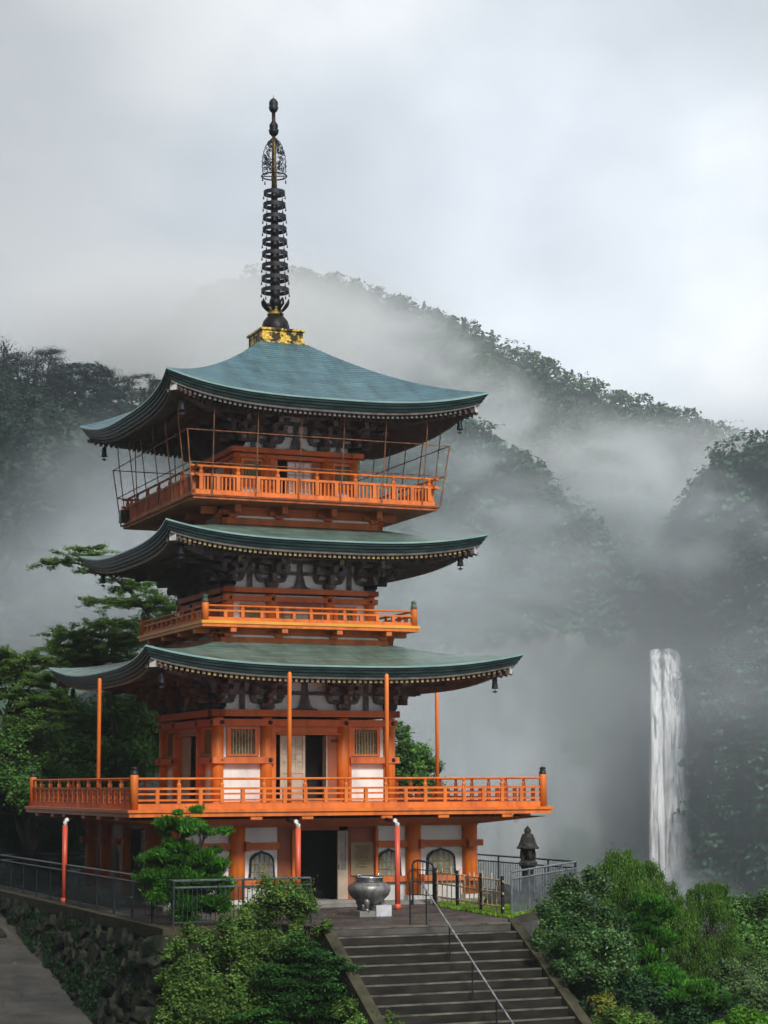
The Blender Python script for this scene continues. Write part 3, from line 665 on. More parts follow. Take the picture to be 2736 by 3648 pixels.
for k in range(9):
    z = 18.44+(21.72-18.44)*k/8; rr = .455-.012*k-.003*max(0, k-6)**1.5
    mb = MB(); n = 36
    for ri, zz in ((rr, z-.07), (rr, z+.07), (rr-.035, z+.07), (rr-.035, z-.07)):
        pass
    ring = [(rr, -.066), (rr, .066), (rr-.03, .066), (rr-.03, -.066)]
    vs = [(r_*cos(2*pi*j/n), r_*sin(2*pi*j/n), z+dz) for r_, dz in ring for j in range(n)]
    mb.add(vs, [(q*n+j, q*n+(j+1) % n, ((q+1) % 4)*n+(j+1) % n, ((q+1) % 4)*n+j) for q in range(4) for j in range(n)])
    for j in range(4):
        t = j*pi/2+.785; mb.bar((.1*cos(t), .1*sin(t), z-.02), ((rr-.02)*cos(t), (rr-.02)*sin(t), z-.02), .03, .03)
    rg = SP('spire_ring', mb, IRON, SPI, False)
    bb = MB()
    for j in range(8):
        t = j*pi/4+.4; bb.lathe([(.012, -.10), (.022, -.16), (.03, -.20), (.004, -.205)], (rr*cos(t), rr*sin(t), z), 6); bb.tube([(rr*cos(t), rr*sin(t), z-.07), (rr*cos(t), rr*sin(t), z-.11)], .005, 4)
    SP('ring_bell', bb, IRON, rg, False)
# flame shaped openwork ornament: four flat scrolled wings
rr_ = random.Random(3)
for q in range(4):
    mb = MB(); ang = q*pi/2+YAW*-1
    def w_at(s): return .07+.34*(sin(pi*min(1, (s*.70+.30)))**.5)*(1-.10*s)
    edge = [(w_at(s/14)*(1 if s % 2 else .93), 22.38+1.16*s/14) for s in range(15)]
    mb.tube([(x, 0, z) for x, z in edge]+[(.08, 0, 23.58)], .016, 5)
    for k in range(74):
        s = rr_.random(); wmax = w_at(s)-.05; x = .09+(wmax-.09)*rr_.random(); z = 22.38+1.14*s; r0 = .028+.035*rr_.random(); t0 = rr_.random()*6.28; dr = rr_.choice((-1, 1))
        mb.tube([(x+r0*(1-.08*i)*cos(t0+dr*i*.62), 0, z+r0*(1.25-.08*i)*sin(t0+dr*i*.62)) for i in range(9)], .013, 4)
    mb.tube([(.08, 0, 22.45), (.2, 0, 22.8), (.13, 0, 23.15), (.2, 0, 23.4)], .009, 4)
    mb.rot(ang)
    SP('flame_ornament', mb, IRON, SPI, False)
mb = MB()
mb.tube([(.41*cos(2*pi*j/40), .41*sin(2*pi*j/40), 22.29) for j in range(41)], .024, 6, False)
for j in range(4):
    t = j*pi/2-YAW; mb.bar((.06*cos(t), .06*sin(t), 22.29), (.41*cos(t), .41*sin(t), 22.29), .03, .03)
for j in range(6):
    t = j*pi/3; mb.lathe([(.01, -.08), (.03, -.2), (.004, -.205)], (.4*cos(t), .4*sin(t), 22.29), 6)
SP('spire_ring', mb, IRON, SPI, False)

# ---------------- safety cage round the third balcony
def ch(z): return 3.985+(z-11.0)*.1245
rails = MB()
for z, r in ((12.915, .016), (11.97, .016), (11.03, .012)):
    q = ch(z); pts = [(-q, -q, z), (q, -q, z), (q, q, z), (-q, q, z), (-q, -q, z)]
    for p0, p1 in zip(pts[:-1], pts[1:]): rails.tube([p0, p1], r, 6)
CG = P('safety_cage', rails, ROD)
posts_x = [-3.42, -2.04, -.66, .71, 2.08, 3.45]
for a in SIDES:
    for x in posts_x: P('cage_post', MB().tube([(x*.985, -ch(11.0), 11.0), (x, -ch(13.3), 13.3), (x*1.0, -ch(13.55)+.02, 13.68)], .017, 6), ROD, a, CG)
    P('cage_post', MB().tube([(-ch(11.0), -ch(11.0), 11.0), (-ch(12.915), -ch(12.915), 12.915)], .02, 6), ROD, a, CG)
# ---------------- drainpipes
def pipe(x, y_, z0, z1, r, mt, out, dz=0.1):
    ox, oy = out
    return P('drainpipe', MB().tube([(x, y_, z0), (x, y_, z1+.06), (x, y_, z1+.10), (x, y_, z1+.12)], [r, r, r*.8, r*.3], 10), mt, 0, None, True)
for x in (-1.66, 1.34): pipe(x, -6.0, 1.885, 5.62, .062, PIPE, (0, -1))
pipe(-6.0, -1.35, 1.885, 5.6, .06, PIPE, (-1, 0)); pipe(6.0, .87, 1.885, 5.6, .06, PIPE, (1, 0))
for x, y_, o in ((-1.74, -6.95, (0, -1)), (1.18, -7.12, (0, -1)), (-6.62, .10, (-1, 0))):
    p_ = P('drainpipe', MB().tube([(x, y_, GZ+.004), (x, y_, GZ+.16)], .095, 10).tube([(x, y_, GZ+.1), (x, y_, 1.36)], .078, 10), PIPER, 0, None, True)
    P('pipe_elbow', MB().tube([(x, y_, 1.36), (x, y_, 1.45), (x-o[0]*.05-.02, y_-o[1]*.05, 1.51), (x-o[0]*.12-.03, y_-o[1]*.12, 1.535)], .064, 10), PVC, 0, p_, True)
    P('pipe_branch', MB().tube([(x-o[0]*.12-.03, y_-o[1]*.12, 1.535), (x-o[0]*.6-.1, y_-o[1]*.6, 1.56)], .05, 8), IRON, 0, p_, True)

# ---------------- wind bells and other hung things
def wind_bell(x, y_, z, label):
    t = empty('wind_bell', (x, y_, z-.20), label, 'wind bell', 'bronze wind bells under the roof corners')
    obj('bell_body', MB().lathe([(.02, .20), (.05, .19), (.075, .15), (.08, .02), (.098, -.10), (.10, -.13), (.085, -.13)], n=14), t, mt=IRON, smooth=True)
    obj('hanger', MB().tube([(0, 0, .19), (0, 0, .34)], .012, 6), t, mt=IRON)
    c = MB().tube([(0, 0, -.12), (0, 0, -.2)], .01, 5); c.prism([(-.10, -.22), (-.05, -.20), (0, -.18), (.05, -.20), (.10, -.22), (.05, -.235), (0, -.27), (-.05, -.235)], -.012, .012); c.rot(-YAW)
    obj('clapper', c, t, mt=IRON)
LV = ('lowest', 'middle', 'top')
for lv, (q, z) in enumerate(((5.21, 5.72), (4.45, 9.50), (4.47, 13.73))):
    for sx, sy, nm in ((-1, -1, 'front'), (1, -1, 'right'), (-1, 1, 'left')):
        txt = {'front': 'dark bronze wind bell under the near corner of the %s roof, against dark brackets', 'right': 'black bronze wind bell under the right tip of the %s roof, against the mist', 'left': 'dark bronze wind bell under the far left tip of the %s roof'}[nm] % LV[lv]
        wind_bell(sx*q, sy*q, z, txt)
t = empty('loudspeaker', (-4.0, 3.62, 11.10), 'small black loudspeaker box on the left end of the top balcony', 'loudspeaker')
obj('speaker_box', MB().box(-.12, .12, -.17, .17, 0.0, .42), t, mt=IRON)
obj('speaker_grille', MB().box(-.135, -.12, -.13, .13, .05, .37), t, mt=STEELD)
obj('mount_bracket', MB().box(.12, .2, -.04, .04, .1, .3), t, mt=IRON)
t = empty('notice_board', (1.17, -4.42, -.10), 'wooden notice board with three blocks of black writing beside the ground floor doorway', 'notice board')
obj('board', MB().box(-.345, .345, -.035, 0, 0, .96), t, mt=BOARD)
obj('edge_strip', MB().box(.345, .365, -.045, 0, 0, .96), t, mt=CREAM)
ik = MB(); rk = random.Random(11)
def glyph(cx, cz, s):
    for k in range(rk.randint(4, 6)):
        if rk.random() < .5:
            zz = cz+s*rk.uniform(-.42, .42); a = rk.uniform(-.45, -.1)*s; b = rk.uniform(.1, .45)*s
            ik.box(cx+a, cx+b, -.038, -.0355, zz-s*.055, zz+s*.055)
        else:
            xx = cx+s*rk.uniform(-.4, .4); a = rk.uniform(-.45, -.1)*s; b = rk.uniform(.1, .45)*s
            ik.box(xx-s*.055, xx+s*.055, -.0385, -.0358, cz+a, cz+b)
for z, x0, x1, n, s in ((.84, -.22, .26, 8, .055), (.775, -.12, .22, 6, .05), (.715, -.16, .24, 7, .055), (.60, -.22, .22, 6, .075), (.525, -.22, .20, 6, .075), (.405, -.22, .27, 8, .065), (.325, -.22, .27, 8, .07), (.24, -.22, .20, 6, .065)):
    for k in range(n): glyph(x0+(x1-x0)*(k+.5)/n, z, s)
ik.box(-.27, .25, -.037, -.0354, .655, .660).box(-.27, .25, -.037, -.0354, .463, .468)
obj('writing', ik, t, mt=INK)
# ================================================================== GROUND, STAIRS, FENCES
def vnoise(x, y, seed=0, octs=4):
    """cheap fractal value noise on arrays"""
    out = np.zeros(np.broadcast(x, y).shape); amp = 1.0; tot = 0
    for o in range(octs):
        r = np.random.default_rng(seed*101+o); tab = r.random((64, 64))
        xi = np.floor(x).astype(int); yi = np.floor(y).astype(int); fx = x-xi; fy = y-yi
        fx = fx*fx*(3-2*fx); fy = fy*fy*(3-2*fy)
        a = tab[xi % 64, yi % 64]; b = tab[(xi+1) % 64, yi % 64]; c = tab[xi % 64, (yi+1) % 64]; d = tab[(xi+1) % 64, (yi+1) % 64]
        out += amp*((a*(1-fx)+b*fx)*(1-fy)+(c*(1-fx)+d*fx)*fy); tot += amp; amp *= .5; x = x*2.03+7.7; y = y*2.03+3.1
    return out/tot
def road_z(y): return np.clip(-1.72-.123*(5.7-y), -5.2, -0.9)
def ground_z(x, y):
    x = np.asarray(x, float); y = np.asarray(y, float)
    z = np.where(x < -7.3, road_z(y)-.05, -1.7)
    emb = np.clip(-1.35+(y+11.9)*.62, -5.2, -1.35)
    steep = np.clip(-1.35+(y+11.4)*2.4, -4.3, -1.35)
    emb = np.where((x < -3.2), np.minimum(emb, steep), np.where(x > 2.4, np.minimum(emb, np.clip(-1.35+(y+11.4)*.8, -4.8, -1.35)), emb))
    z = np.where((x >= -7.3) & (y < -11.2), np.minimum(emb, -1.35), z)
    z = np.where((x < -7.3), road_z(y)-.05, z)
    z = z-np.where(y < -6, np.clip(x-3.0, 0, 40)*.55*np.clip((-6-y)/4, 0, 1), 0)
    rgt = np.maximum(0, x-8.5)*.55+np.maximum(0, y-11)*.6
    z = z-np.minimum(rgt, 115)
    z = z+np.where(x < -16, (-16-x)*.9, 0)*np.clip((y+30)/20, 0, 1)   # bank rising beside the lane
    return z
def gridmesh(name, xs, ys, fz, mt, smooth=True):
    X, Y = np.meshgrid(xs, ys); Z = fz(X, Y); n, m_ = X.shape
    mb = MB(); mb.v = list(map(tuple, np.stack([X, Y, Z], -1).reshape(-1, 3).tolist())); mb.n = n*m_
    mb.f = [(j*m_+i, j*m_+i+1, (j+1)*m_+i+1, (j+1)*m_+i) for j in range(n-1) for i in range(m_-1)]
    return obj(name, mb, None, mt=mt, smooth=smooth)
g = gridmesh('ground', np.concatenate([np.arange(-60, -20, 4), np.arange(-20, 20, .5), np.arange(20, 140, 5)]), np.concatenate([np.arange(-80, -24, 4), np.arange(-24, 20, .5), np.arange(20, 150, 5)]),
             lambda X, Y: ground_z(X, Y)+(vnoise(X*.8, Y*.8, 3)-.5)*.18*(X > -7.0), EARTH)
tag(g, kind='structure')
g = gridmesh('valley_floor', np.linspace(-1190, 1490, 25), np.linspace(-210, 1440, 25), lambda X, Y: X*0-124.0, EARTH); tag(g, kind='structure')
ys = np.arange(-60, 26, 1.0)
g = gridmesh('road', np.linspace(-13.5, -7.25, 8), ys, lambda X, Y: road_z(Y)+.004+(X+10)*-.01, ASPH); tag(g, kind='structure')

pz = [(-6.75, 10.5), (-6.75, -11.3), (-3.32, -11.3), (-3.32, -13.05), (2.05, -13.05), (2.75, -11.25), (7.75, -5.6), (7.75, 10.5)]
tag(obj('plaza_paving', MB().slab(pz[::-1], -4.7, GZ), None, mt=PAVE), kind='structure')

# retaining wall of rough stones beside the lane, with a concrete coping
RW = empty('retaining_wall', (-7.2, 0, -3.0), 'mossy dry stone retaining wall below the dark railing, beside the lane', 'stone wall')
rs = np.random.default_rng(5)
sv = MB()
def stone_block(c, ax, ay, az, ex, ey, ez):
    pts = []
    for k in range(2):
        for (a, b) in ((-.5, -.28), (-.28, -.5), (.28, -.5), (.5, -.28), (.5, .28), (.28, .5), (-.28, .5), (-.5, .28)):
            s_ = 1.0 if k == 0 else rs.uniform(.55, .8)
            pts.append(c + ax*ex*(a*s_+rs.uniform(-.05, .05)) + ay*ey*(b*s_+rs.uniform(-.05, .05)) + az*ez*(k-.5+rs.uniform(-.12, .12)))
    sv.add(pts, [tuple(range(8, 16))]+[(i, (i+1) % 8, (i+1) % 8+8, i+8) for i in range(8)])
def stone_face(p0, p1, nrm, ztop, batter):
    p0 = np.array(p0, float); p1 = np.array(p1, float); nrm = np.array(nrm, float); d = (p1-p0); Ln = np.linalg.norm(d); d /= Ln
    up = np.array([nrm[0]*-batter, nrm[1]*-batter, 1.0]); up /= np.linalg.norm(up); out_ = np.cross(np.array([d[0], d[1], 0]), up); out_ *= np.sign(out_[:2]@nrm)
    z = ztop-.05; row = 0
    while z > -4.9:
        hgt = rs.uniform(.28, .50); s = -rs.uniform(0, .7)
        while s < Ln:
            wd = rs.uniform(.25, .95); q = s+wd/2; hh = hgt*rs.uniform(.8, 1.6)
            off = (ztop-z)*batter
            c = np.array([*(p0+d*q+nrm*(off+.06)), z-hgt/2+rs.uniform(-.16, .16)])
            tw = rs.uniform(-.6, .6); a1 = np.array([d[0], d[1], 0])*cos(tw)+up*sin(tw); a2 = up*cos(tw)-np.array([d[0], d[1], 0])*sin(tw)
            stone_block(c, a1, a2, out_, wd*1.15, hh*1.2, rs.uniform(.2, .55)); s += wd
        z -= hgt; row += 1
stone_face((-6.85, 11.0), (-6.85, -11.4), (-1, 0), -1.22, .34)
stone_face((-6.9, -11.45), (-3.4, -11.45), (0, -1), -1.22, .25)
bk = MB()
bk.add([(-6.80, 11, -1.2), (-6.80, -11.4, -1.2), (-8.1, -12.3, -5), (-8.1, 11, -5), (-3.4, -11.4, -1.2), (-3.4, -12.3, -5)], [(0, 1, 2, 3), (1, 4, 5, 2)])
for i_, v_ in enumerate(sv.v): sv.v[i_] = (v_[0]+7.2, v_[1], v_[2]+3.0)
for i_, v_ in enumerate(bk.v): bk.v[i_] = (v_[0]+7.2, v_[1], v_[2]+3.0)
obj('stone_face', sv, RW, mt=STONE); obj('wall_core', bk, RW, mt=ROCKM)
cp = MB().slab([(.23, 11), (.23, -11.63), (3.8, -11.63), (3.8, -11.30), (.56, -11.30), (.56, 11)][::-1], 3.0-1.22, 3.0-.93)
obj('coping', cp, RW, mt=KERB)

# stairs
ST = empty('stone_stairs', (-.4, -15.4, -3.2), 'broad flight of dark wet concrete steps with mossy side kerbs', 'stairs')
NST, RISE, TREAD, YS0 = 17, .20, .342, -13.05
for k in range(NST):
    y0 = YS0-TREAD*(k+1); zt = GZ-RISE*(k+1)
    b = MB().box(-3.06+.4, 1.80+.4, y0+15.4, YS0-TREAD*k+15.4, zt+3.2-.5, zt+3.2)
    obj('step', b, ST, mt=STEP)
    obj('sheen_strip', MB().box(-3.05+.4, 1.79+.4, y0-.012+15.4, y0+.10+15.4, zt+3.2+.003-.035, zt+3.2+.004), ST, mt=SHEEN)  # strip carrying the painted sky reflection of the tread
obj('top_sheen_strip', MB().box(-3.05+.4, 1.79+.4, YS0-.014+15.4, YS0+.26+15.4, GZ+3.2-.04, GZ+3.2+.004), ST, mt=SHEEN)
for x0, x1 in ((-3.36, -3.06), (1.80, 2.08)):
    n = NST; ye = YS0-TREAD*n; ze = GZ-RISE*n
    kb = MB(); prof = [(YS0+.15, GZ+.10), (YS0+.15, -4.6), (ye, -4.9), (ye, ze+.12)]
    kb.add([(x0+.4, yy+15.4, zz+3.2) for yy, zz in prof]+[(x1+.4, yy+15.4, zz+3.2) for yy, zz in prof], [(0, 1, 2, 3), (7, 6, 5, 4), (0, 4, 5, 1), (1, 5, 6, 2), (2, 6, 7, 3), (3, 7, 4, 0)])
    obj('side_kerb', kb, ST, mt=KERB)

# metal fences
def fence(name, label, pts, zt, zl, zb, mt, top_r=.028, gap=.125, post_gap=1.9, zpost=GZ, close=True, mt_top=None, drop=0.0):
    c = np.mean(np.array(pts), 0)
    T = empty(name, (c[0], c[1], zpost), label, 'fence', 'metal fences round the pagoda terrace')
    def loc(p, z): return (p[0]-c[0], p[1]-c[1], z-zpost)
    obj('top_rail', MB().tube([loc(p, zt) for p in pts], top_r, 8), T, mt=mt_top or mt)
    obj('middle_rail', MB().tube([loc(p, zl) for p in pts], top_r*.8, 8), T, mt=mt_top or mt)
    obj('bottom_rail', MB().tube([loc(p, zb) for p in pts], top_r*.7, 6), T, mt=mt)
    for i, (p0, p1) in enumerate(zip(pts[:-1], pts[1:])):
        p0 = np.array(p0, float); p1 = np.array(p1, float); Ln = np.linalg.norm(p1-p0); n = max(1, round(Ln/post_gap))
        for k in range(n+1):
            if k == 0 and i: continue
            p = p0+(p1-p0)*k/n
            obj('post', MB().tube([loc(p, zpost), loc(p, zt)], .03, 8), T, mt=mt)
        for k in range(n):
            a = p0+(p1-p0)*k/n; b = p0+(p1-p0)*(k+1)/n; mb = MB(); q = max(2, round(np.linalg.norm(b-a)/gap))
            for j in range(1, q): mb.tube([loc(a+(b-a)*j/q, zb), loc(a+(b-a)*j/q, zl)], .011, 5)
            obj('bar_panel', mb, T, mt=mt)
    return T
fence('metal_fence', 'dark green railing along the stone wall and round the clipped pine, left of the stairs', [(-6.62, 9.5), (-6.55, -11.12), (-2.92, -11.12)], .19, .02, -.84, STEELD, mt_top=STEEL)
fence('metal_fence', 'dark railing behind the pagoda on the far left, beyond the orange downpipe', [(-6.62, 9.6), (-1.0, 9.6)], .19, .02, -.84, STEELD, mt_top=STEEL)
fence('metal_fence', 'pale grey railing running diagonally in front of the stone lantern', [(2.78, -11.12), (7.62, -5.72)], .22, .03, -.88, STEELL, gap=.105)
fence('metal_fence', 'black railing behind the stone lantern, seen against the mist', [(7.62, -5.62), (7.62, 3.2)], .22, .03, -.88, STEELD, gap=.13)
# bamboo fence and small gate on the grass edge
T = empty('bamboo_fence', (2.95, -8.2, GZ), 'low open bamboo fence with dark posts on the strip of grass', 'fence')
bp = [(3.05, -5.55), (2.98, -7.23), (2.80, -9.18), (2.60, -10.95)]
for x, y_ in bp: obj('post', MB().tube([(x-2.95, y_+8.2, 0), (x-2.95, y_+8.2, 1.06)], .05, 8), T, mt=IRON)
for z in (.94, .62, .24):
    obj('bamboo_rail', MB().tube([(x-2.95, y_+8.2, z+.01*sin(x*40)) for x, y_ in bp]+[(2.55-2.95, -11.1+8.2, z-.02)], .024, 7), T, mt=BAMBOO)
for k in range(15):
    y_ = -5.75-5.1*k/14; x = 3.05-.42*(k/14)**1.4; hh = 1.03+.12*sin(k*2.7)
    obj('bamboo_stake', MB().tube([(x-2.98, y_+8.2, .0), (x-2.98+.01*sin(k), y_+8.2, hh)], .019, 6), T, mt=BAMBOO)
T = empty('garden_gate', (2.82, -5.25, GZ), 'black round shouldered metal gate at the end of the bamboo fence', 'gate')
obj('gate_frame', MB().tube([(-.32, .12, .0), (-.32, .12, 1.15), (-.28, .10, 1.24), (-.18, .07, 1.28), (.12, -.06, 1.22), (.22, -.1, 1.16), (.24, -.12, 1.06), (.24, -.12, 0)], .032, 8), T, mt=IRON)
for k in range(1, 4): obj('gate_bar', MB().tube([(-.32+.14*k, .12-.06*k, .28), (-.32+.14*k, .12-.06*k, 1.24)], .014, 6), T, mt=IRON)
obj('gate_rail', MB().tube([(-.32, .12, .30), (.24, -.12, .26)], .016, 6).tube([(-.32, .12, 1.02), (.24, -.12, .98)], .016, 6), T, mt=IRON)
# handrail down the stairs
T = empty('handrail', (-.5, -13.2, GZ), 'slanting metal handrail running down the middle of the stairs', 'handrail')
def hz(y): return GZ-(RISE/TREAD)*max(0, (YS0-y))
hx = -.48
obj('rail', MB().tube([(hx+.5, -12.62+13.2, 1.02), (hx+.5, -19.2+13.2, hz(-19.2)-GZ+.86)], .024, 8), T, mt=RAILS)
obj('end_loop', MB().tube([(hx+.5-.38, -12.75+13.2, 0), (hx+.5-.38, -12.75+13.2, 1.05), (hx+.5-.30, -12.72+13.2, 1.08), (hx+.5, -12.62+13.2, 1.04)], .022, 8), T, mt=IRON)
for y_ in (-12.9, -14.3, -15.6, -16.9, -18.2):
    zb = GZ-RISE*math.ceil(max(0, (YS0-y_)/TREAD)); s_ = (y_+12.62)/(-19.2+12.62); zt = GZ+1.02+(hz(-19.2)+.86-GZ-1.02)*s_
    obj('post', MB().tube([(hx+.5, y_+13.2, zb-GZ), (hx+.5, y_+13.2, zt-GZ)], .018, 8), T, mt=IRON)
# censer and its plinth
T = empty('incense_burner', (-.53, -9.2, -.72), 'large round bronze incense burner with a silver rim in front of the doorway', 'incense burner')
obj('bowl', MB().lathe([(.20, .08), (.30, .14), (.42, .22), (.53, .33), (.575, .44), (.575, .52), (.54, .60), (.45, .655), (.40, .67), (.37, .66), (.34, .60), (.05, .5)], n=36), T, mt=CENS, smooth=True)
obj('rim', MB().lathe([(.37, .66), (.385, .70), (.385, .76), (.40, .78), (.40, .81), (.35, .81), (.335, .74), (.30, .70)], n=36), T, mt=CHROME, smooth=True)
for k in range(3):
    t = k*2*pi/3+pi/2+.5; c, s_ = cos(t), sin(t)
    obj('leg', MB().tube([(.34*c, .34*s_, .26), (.36*c, .36*s_, .12), (.31*c, .31*s_, .0), (.33*c, .33*s_, -.06), (.36*c, .36*s_, -.08)], [.09, .085, .06, .065, .075], 10), T, mt=CENS, smooth=True)
for k in range(2):
    t = k*pi+.35; obj('handle', MB().tube([(.36*cos(t)+.06*cos(a), .36*sin(t), .80+.075*sin(a)) for a in np.linspace(0, pi, 7)], .022, 6), T, mt=CHROME, smooth=True)
T = empty('plinth_stone', (-.30, -9.15, GZ), 'low block of pale stone under the incense burner', 'stone block')
pl = MB().box(-.62, .02, -.36, .34, 0, .145); obj('lower_slab', pl, T, mt=SLAB)
pl = MB().box(-.17, .27, -.42, .10, .146 if False else 0.002, .29); obj('pale_block', pl, T, mt=BLOCK, label='pale blue grey block')

# stone lantern, boulder
T = empty('stone_lantern', (5.65, -6.4, GZ), 'dark weathered stone lantern with a bell shaped roof standing on the grass', 'stone lantern')
obj('base', MB().lathe([(.42, 0), (.42, .14), (.34, .22), (.26, .28)], n=6), T, mt=LANT)
obj('shaft', MB().lathe([(.22, .27), (.17, .45), (.15, .75), (.17, 1.0), (.22, 1.06)], n=14), T, mt=LANT, smooth=True)
obj('platform', MB().lathe([(.20, 1.06), (.30, 1.12), (.31, 1.20), (.26, 1.26)], n=6), T, mt=LANT)
for k in range(4):
    t = k*pi/2+.25-YAW; obj('light_chamber_pillar', MB().tube([(.16*cos(t), .16*sin(t), 1.25), (.19*cos(t), .19*sin(t), 1.42), (.15*cos(t), .15*sin(t), 1.62)], [.06, .065, .07], 8), T, mt=LANT, smooth=True)
obj('roof', MB().lathe([(.34, 1.60), (.355, 1.64), (.30, 1.68), (.25, 1.80), (.21, 1.92), (.17, 2.02), (.09, 2.06)], n=8), T, mt=LANT)
obj('jewel', MB().lathe([(.06, 2.05), (.10, 2.09), (.105, 2.14), (.075, 2.19), (.03, 2.24), (.004, 2.28)], n=12), T, mt=LANT, smooth=True)
def boulder(name, c, r, label, seed, mt=ROCKM):
    bm = bmesh.new(); bmesh.ops.create_icosphere(bm, subdivisions=4, radius=1); rg = np.random.default_rng(seed)
    for v in bm.verts:
        p = np.array(v.co); n_ = .75+.5*vnoise(np.array(p[0]*1.7+5), np.array(p[1]*1.7+p[2]*2.3+9), seed)
        v.co = Vector(p*n_*np.array(r)); v.co.z = max(v.co.z, -.05)
    me = bpy.data.meshes.new(name); bm.to_mesh(me); bm.free(); me.materials.append(mt)
    o = bpy.data.objects.new(name, me); COL.objects.link(o); o.location = c; tag(o, label, 'rock'); return o
boulder('garden_boulder', (4.62, -6.85, GZ), (.62, .55, .62), 'dark rounded boulder behind the bamboo fence beside the lantern', 4)
boulder('garden_boulder', (5.75, -6.05, GZ), (.48, .4, .36), 'small dark boulder at the foot of the stone lantern', 8)
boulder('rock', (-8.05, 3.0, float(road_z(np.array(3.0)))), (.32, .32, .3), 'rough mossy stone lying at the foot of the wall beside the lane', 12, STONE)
# ================================================================== PLANTS
def leafmat(name, cols, rough=0.6, trans=0.25, spec=0.18, nscale=1.1, nlo=.62, nhi=1.25):
    m = bpy.data.materials.new(name); m.use_nodes = True; nt = m.node_tree; b = nt.nodes['Principled BSDF']; o = nt.nodes['Material Output']
    b.inputs['Roughness'].default_value = rough; b.inputs['Specular IOR Level'].default_value = spec
    g = N(nt, 'ShaderNodeNewGeometry'); n = len(cols)
    r = ramp(nt, [(k/(n-1), c) for k, c in enumerate(cols)]); L(nt, g, 'Random Per Island', r, 0)
    nz = N(nt, 'ShaderNodeTexNoise'); nz.inputs['Scale'].default_value = nscale; nz.inputs['Detail'].default_value = 2; L(nt, g, 'Position', nz, 'Vector')
    r2 = ramp(nt, [(.35, nlo), (.65, nhi)]); L(nt, nz, 'Fac', r2, 0)
    mm = N(nt, 'ShaderNodeMixRGB', blend_type='MULTIPLY'); mm.inputs['Fac'].default_value = 1; L(nt, r, 0, mm, 'Color1'); L(nt, r2, 0, mm, 'Color2')
    L(nt, mm, 0, b, 'Base Color')
    if trans:
        t = N(nt, 'ShaderNodeBsdfTranslucent'); L(nt, mm, 0, t, 0); mx = N(nt, 'ShaderNodeMixShader'); mx.inputs[0].default_value = trans
        L(nt, b, 0, mx, 1); L(nt, t, 0, mx, 2); L(nt, mx, 0, o, 0)
    return m
BARK = mat('dark_bark', (0.018, 0.015, 0.012), (0.055, 0.046, 0.038), 0.9, 6.0, stretch=(1, 1, .3), bump=0.5, bscale=12)
LF_BUSH = leafmat('light_shrub_leaf', [(0.034, 0.088, 0.015), (0.065, 0.15, 0.024), (0.105, 0.205, 0.036), (0.18, 0.28, 0.055)], trans=.3)
LF_MAPLE = leafmat('deep_green_leaf', [(0.010, 0.042, 0.010), (0.020, 0.085, 0.014), (0.036, 0.125, 0.02), (0.06, 0.175, 0.03)])
LF_PINE = leafmat('pine_needle', [(0.010, 0.050, 0.006), (0.024, 0.11, 0.009), (0.046, 0.18, 0.012), (0.085, 0.26, 0.018)], trans=.2)
LF_LAUREL = leafmat('glossy_evergreen_leaf', [(0.016, 0.055, 0.014), (0.030, 0.098, 0.022), (0.06, 0.15, 0.034), (0.13, 0.22, 0.06)], rough=.42, spec=.3)
LF_CONIF = leafmat('cypress_spray', [(0.020, 0.065, 0.010), (0.045, 0.125, 0.016), (0.080, 0.185, 0.022), (0.14, 0.25, 0.03)], trans=.25)
LF_BRIGHT = leafmat('bright_new_leaf', [(0.06, 0.20, 0.012), (0.11, 0.31, 0.02), (0.18, 0.40, 0.03)], trans=.35)
LF_YEL = leafmat('yellowing_leaf', [(0.13, 0.17, 0.02), (0.21, 0.23, 0.028), (0.17, 0.20, 0.03)])
LF_TREE = leafmat('broad_tree_leaf', [(0.024, 0.082, 0.019), (0.052, 0.15, 0.03), (0.10, 0.225, 0.043), (0.16, 0.30, 0.062)], trans=.35)
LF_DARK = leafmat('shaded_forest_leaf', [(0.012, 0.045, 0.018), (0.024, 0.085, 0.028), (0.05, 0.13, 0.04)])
LF_PALE = leafmat('grey_green_leaf', [(0.05, 0.11, 0.035), (0.09, 0.17, 0.055), (0.15, 0.23, 0.08)])
LF_AIRY = leafmat('airy_tree_leaf', [(0.055, 0.14, 0.026), (0.11, 0.235, 0.042), (0.17, 0.31, 0.06), (0.25, 0.38, 0.085)], trans=.5)
LF_WEED = leafmat('wall_weed_shaded', [(0.006, 0.022, 0.008), (0.012, 0.038, 0.012), (0.022, 0.058, 0.018)])  # darker leaf copy with the wall's tree shade put into its colour
LF_GRASS = leafmat('lawn_blade', [(0.11, 0.24, 0.015), (0.17, 0.34, 0.02), (0.24, 0.42, 0.03)], trans=.3)

def rnd_dirs(n, rg):
    d = rg.normal(size=(n, 3)); return d/np.linalg.norm(d, axis=1, keepdims=True)
def leaf_quads(pos, size, rg, up=0.5, aspect=0.55, dirs=None, nrm=None):
    """rhombic leaves at pos; up biases the facing upwards, dirs fixes the long axis"""
    n = len(pos); a = rnd_dirs(n, rg) if dirs is None else dirs
    nn = rnd_dirs(n, rg)+np.array([0, 0, up])*2
    if nrm is not None: nn = rnd_dirs(n, rg)*.55+nrm+np.array([0, 0, .25]); a = rnd_dirs(n, rg) if dirs is None else dirs
    if dirs is None: a = a*np.array([1, 1, .5])
    b = np.cross(nn, a); b /= np.linalg.norm(b, axis=1, keepdims=True)+1e-9
    a = a/(np.linalg.norm(a, axis=1, keepdims=True)+1e-9)
    s = (size*(.65+.7*rg.random(n)))[:, None]
    v = np.stack([pos-a*s*.5, pos-a*s*.05+b*s*aspect*.5, pos+a*s*.5, pos-a*s*.05-b*s*aspect*.5], 1)
    return v.reshape(-1, 3)
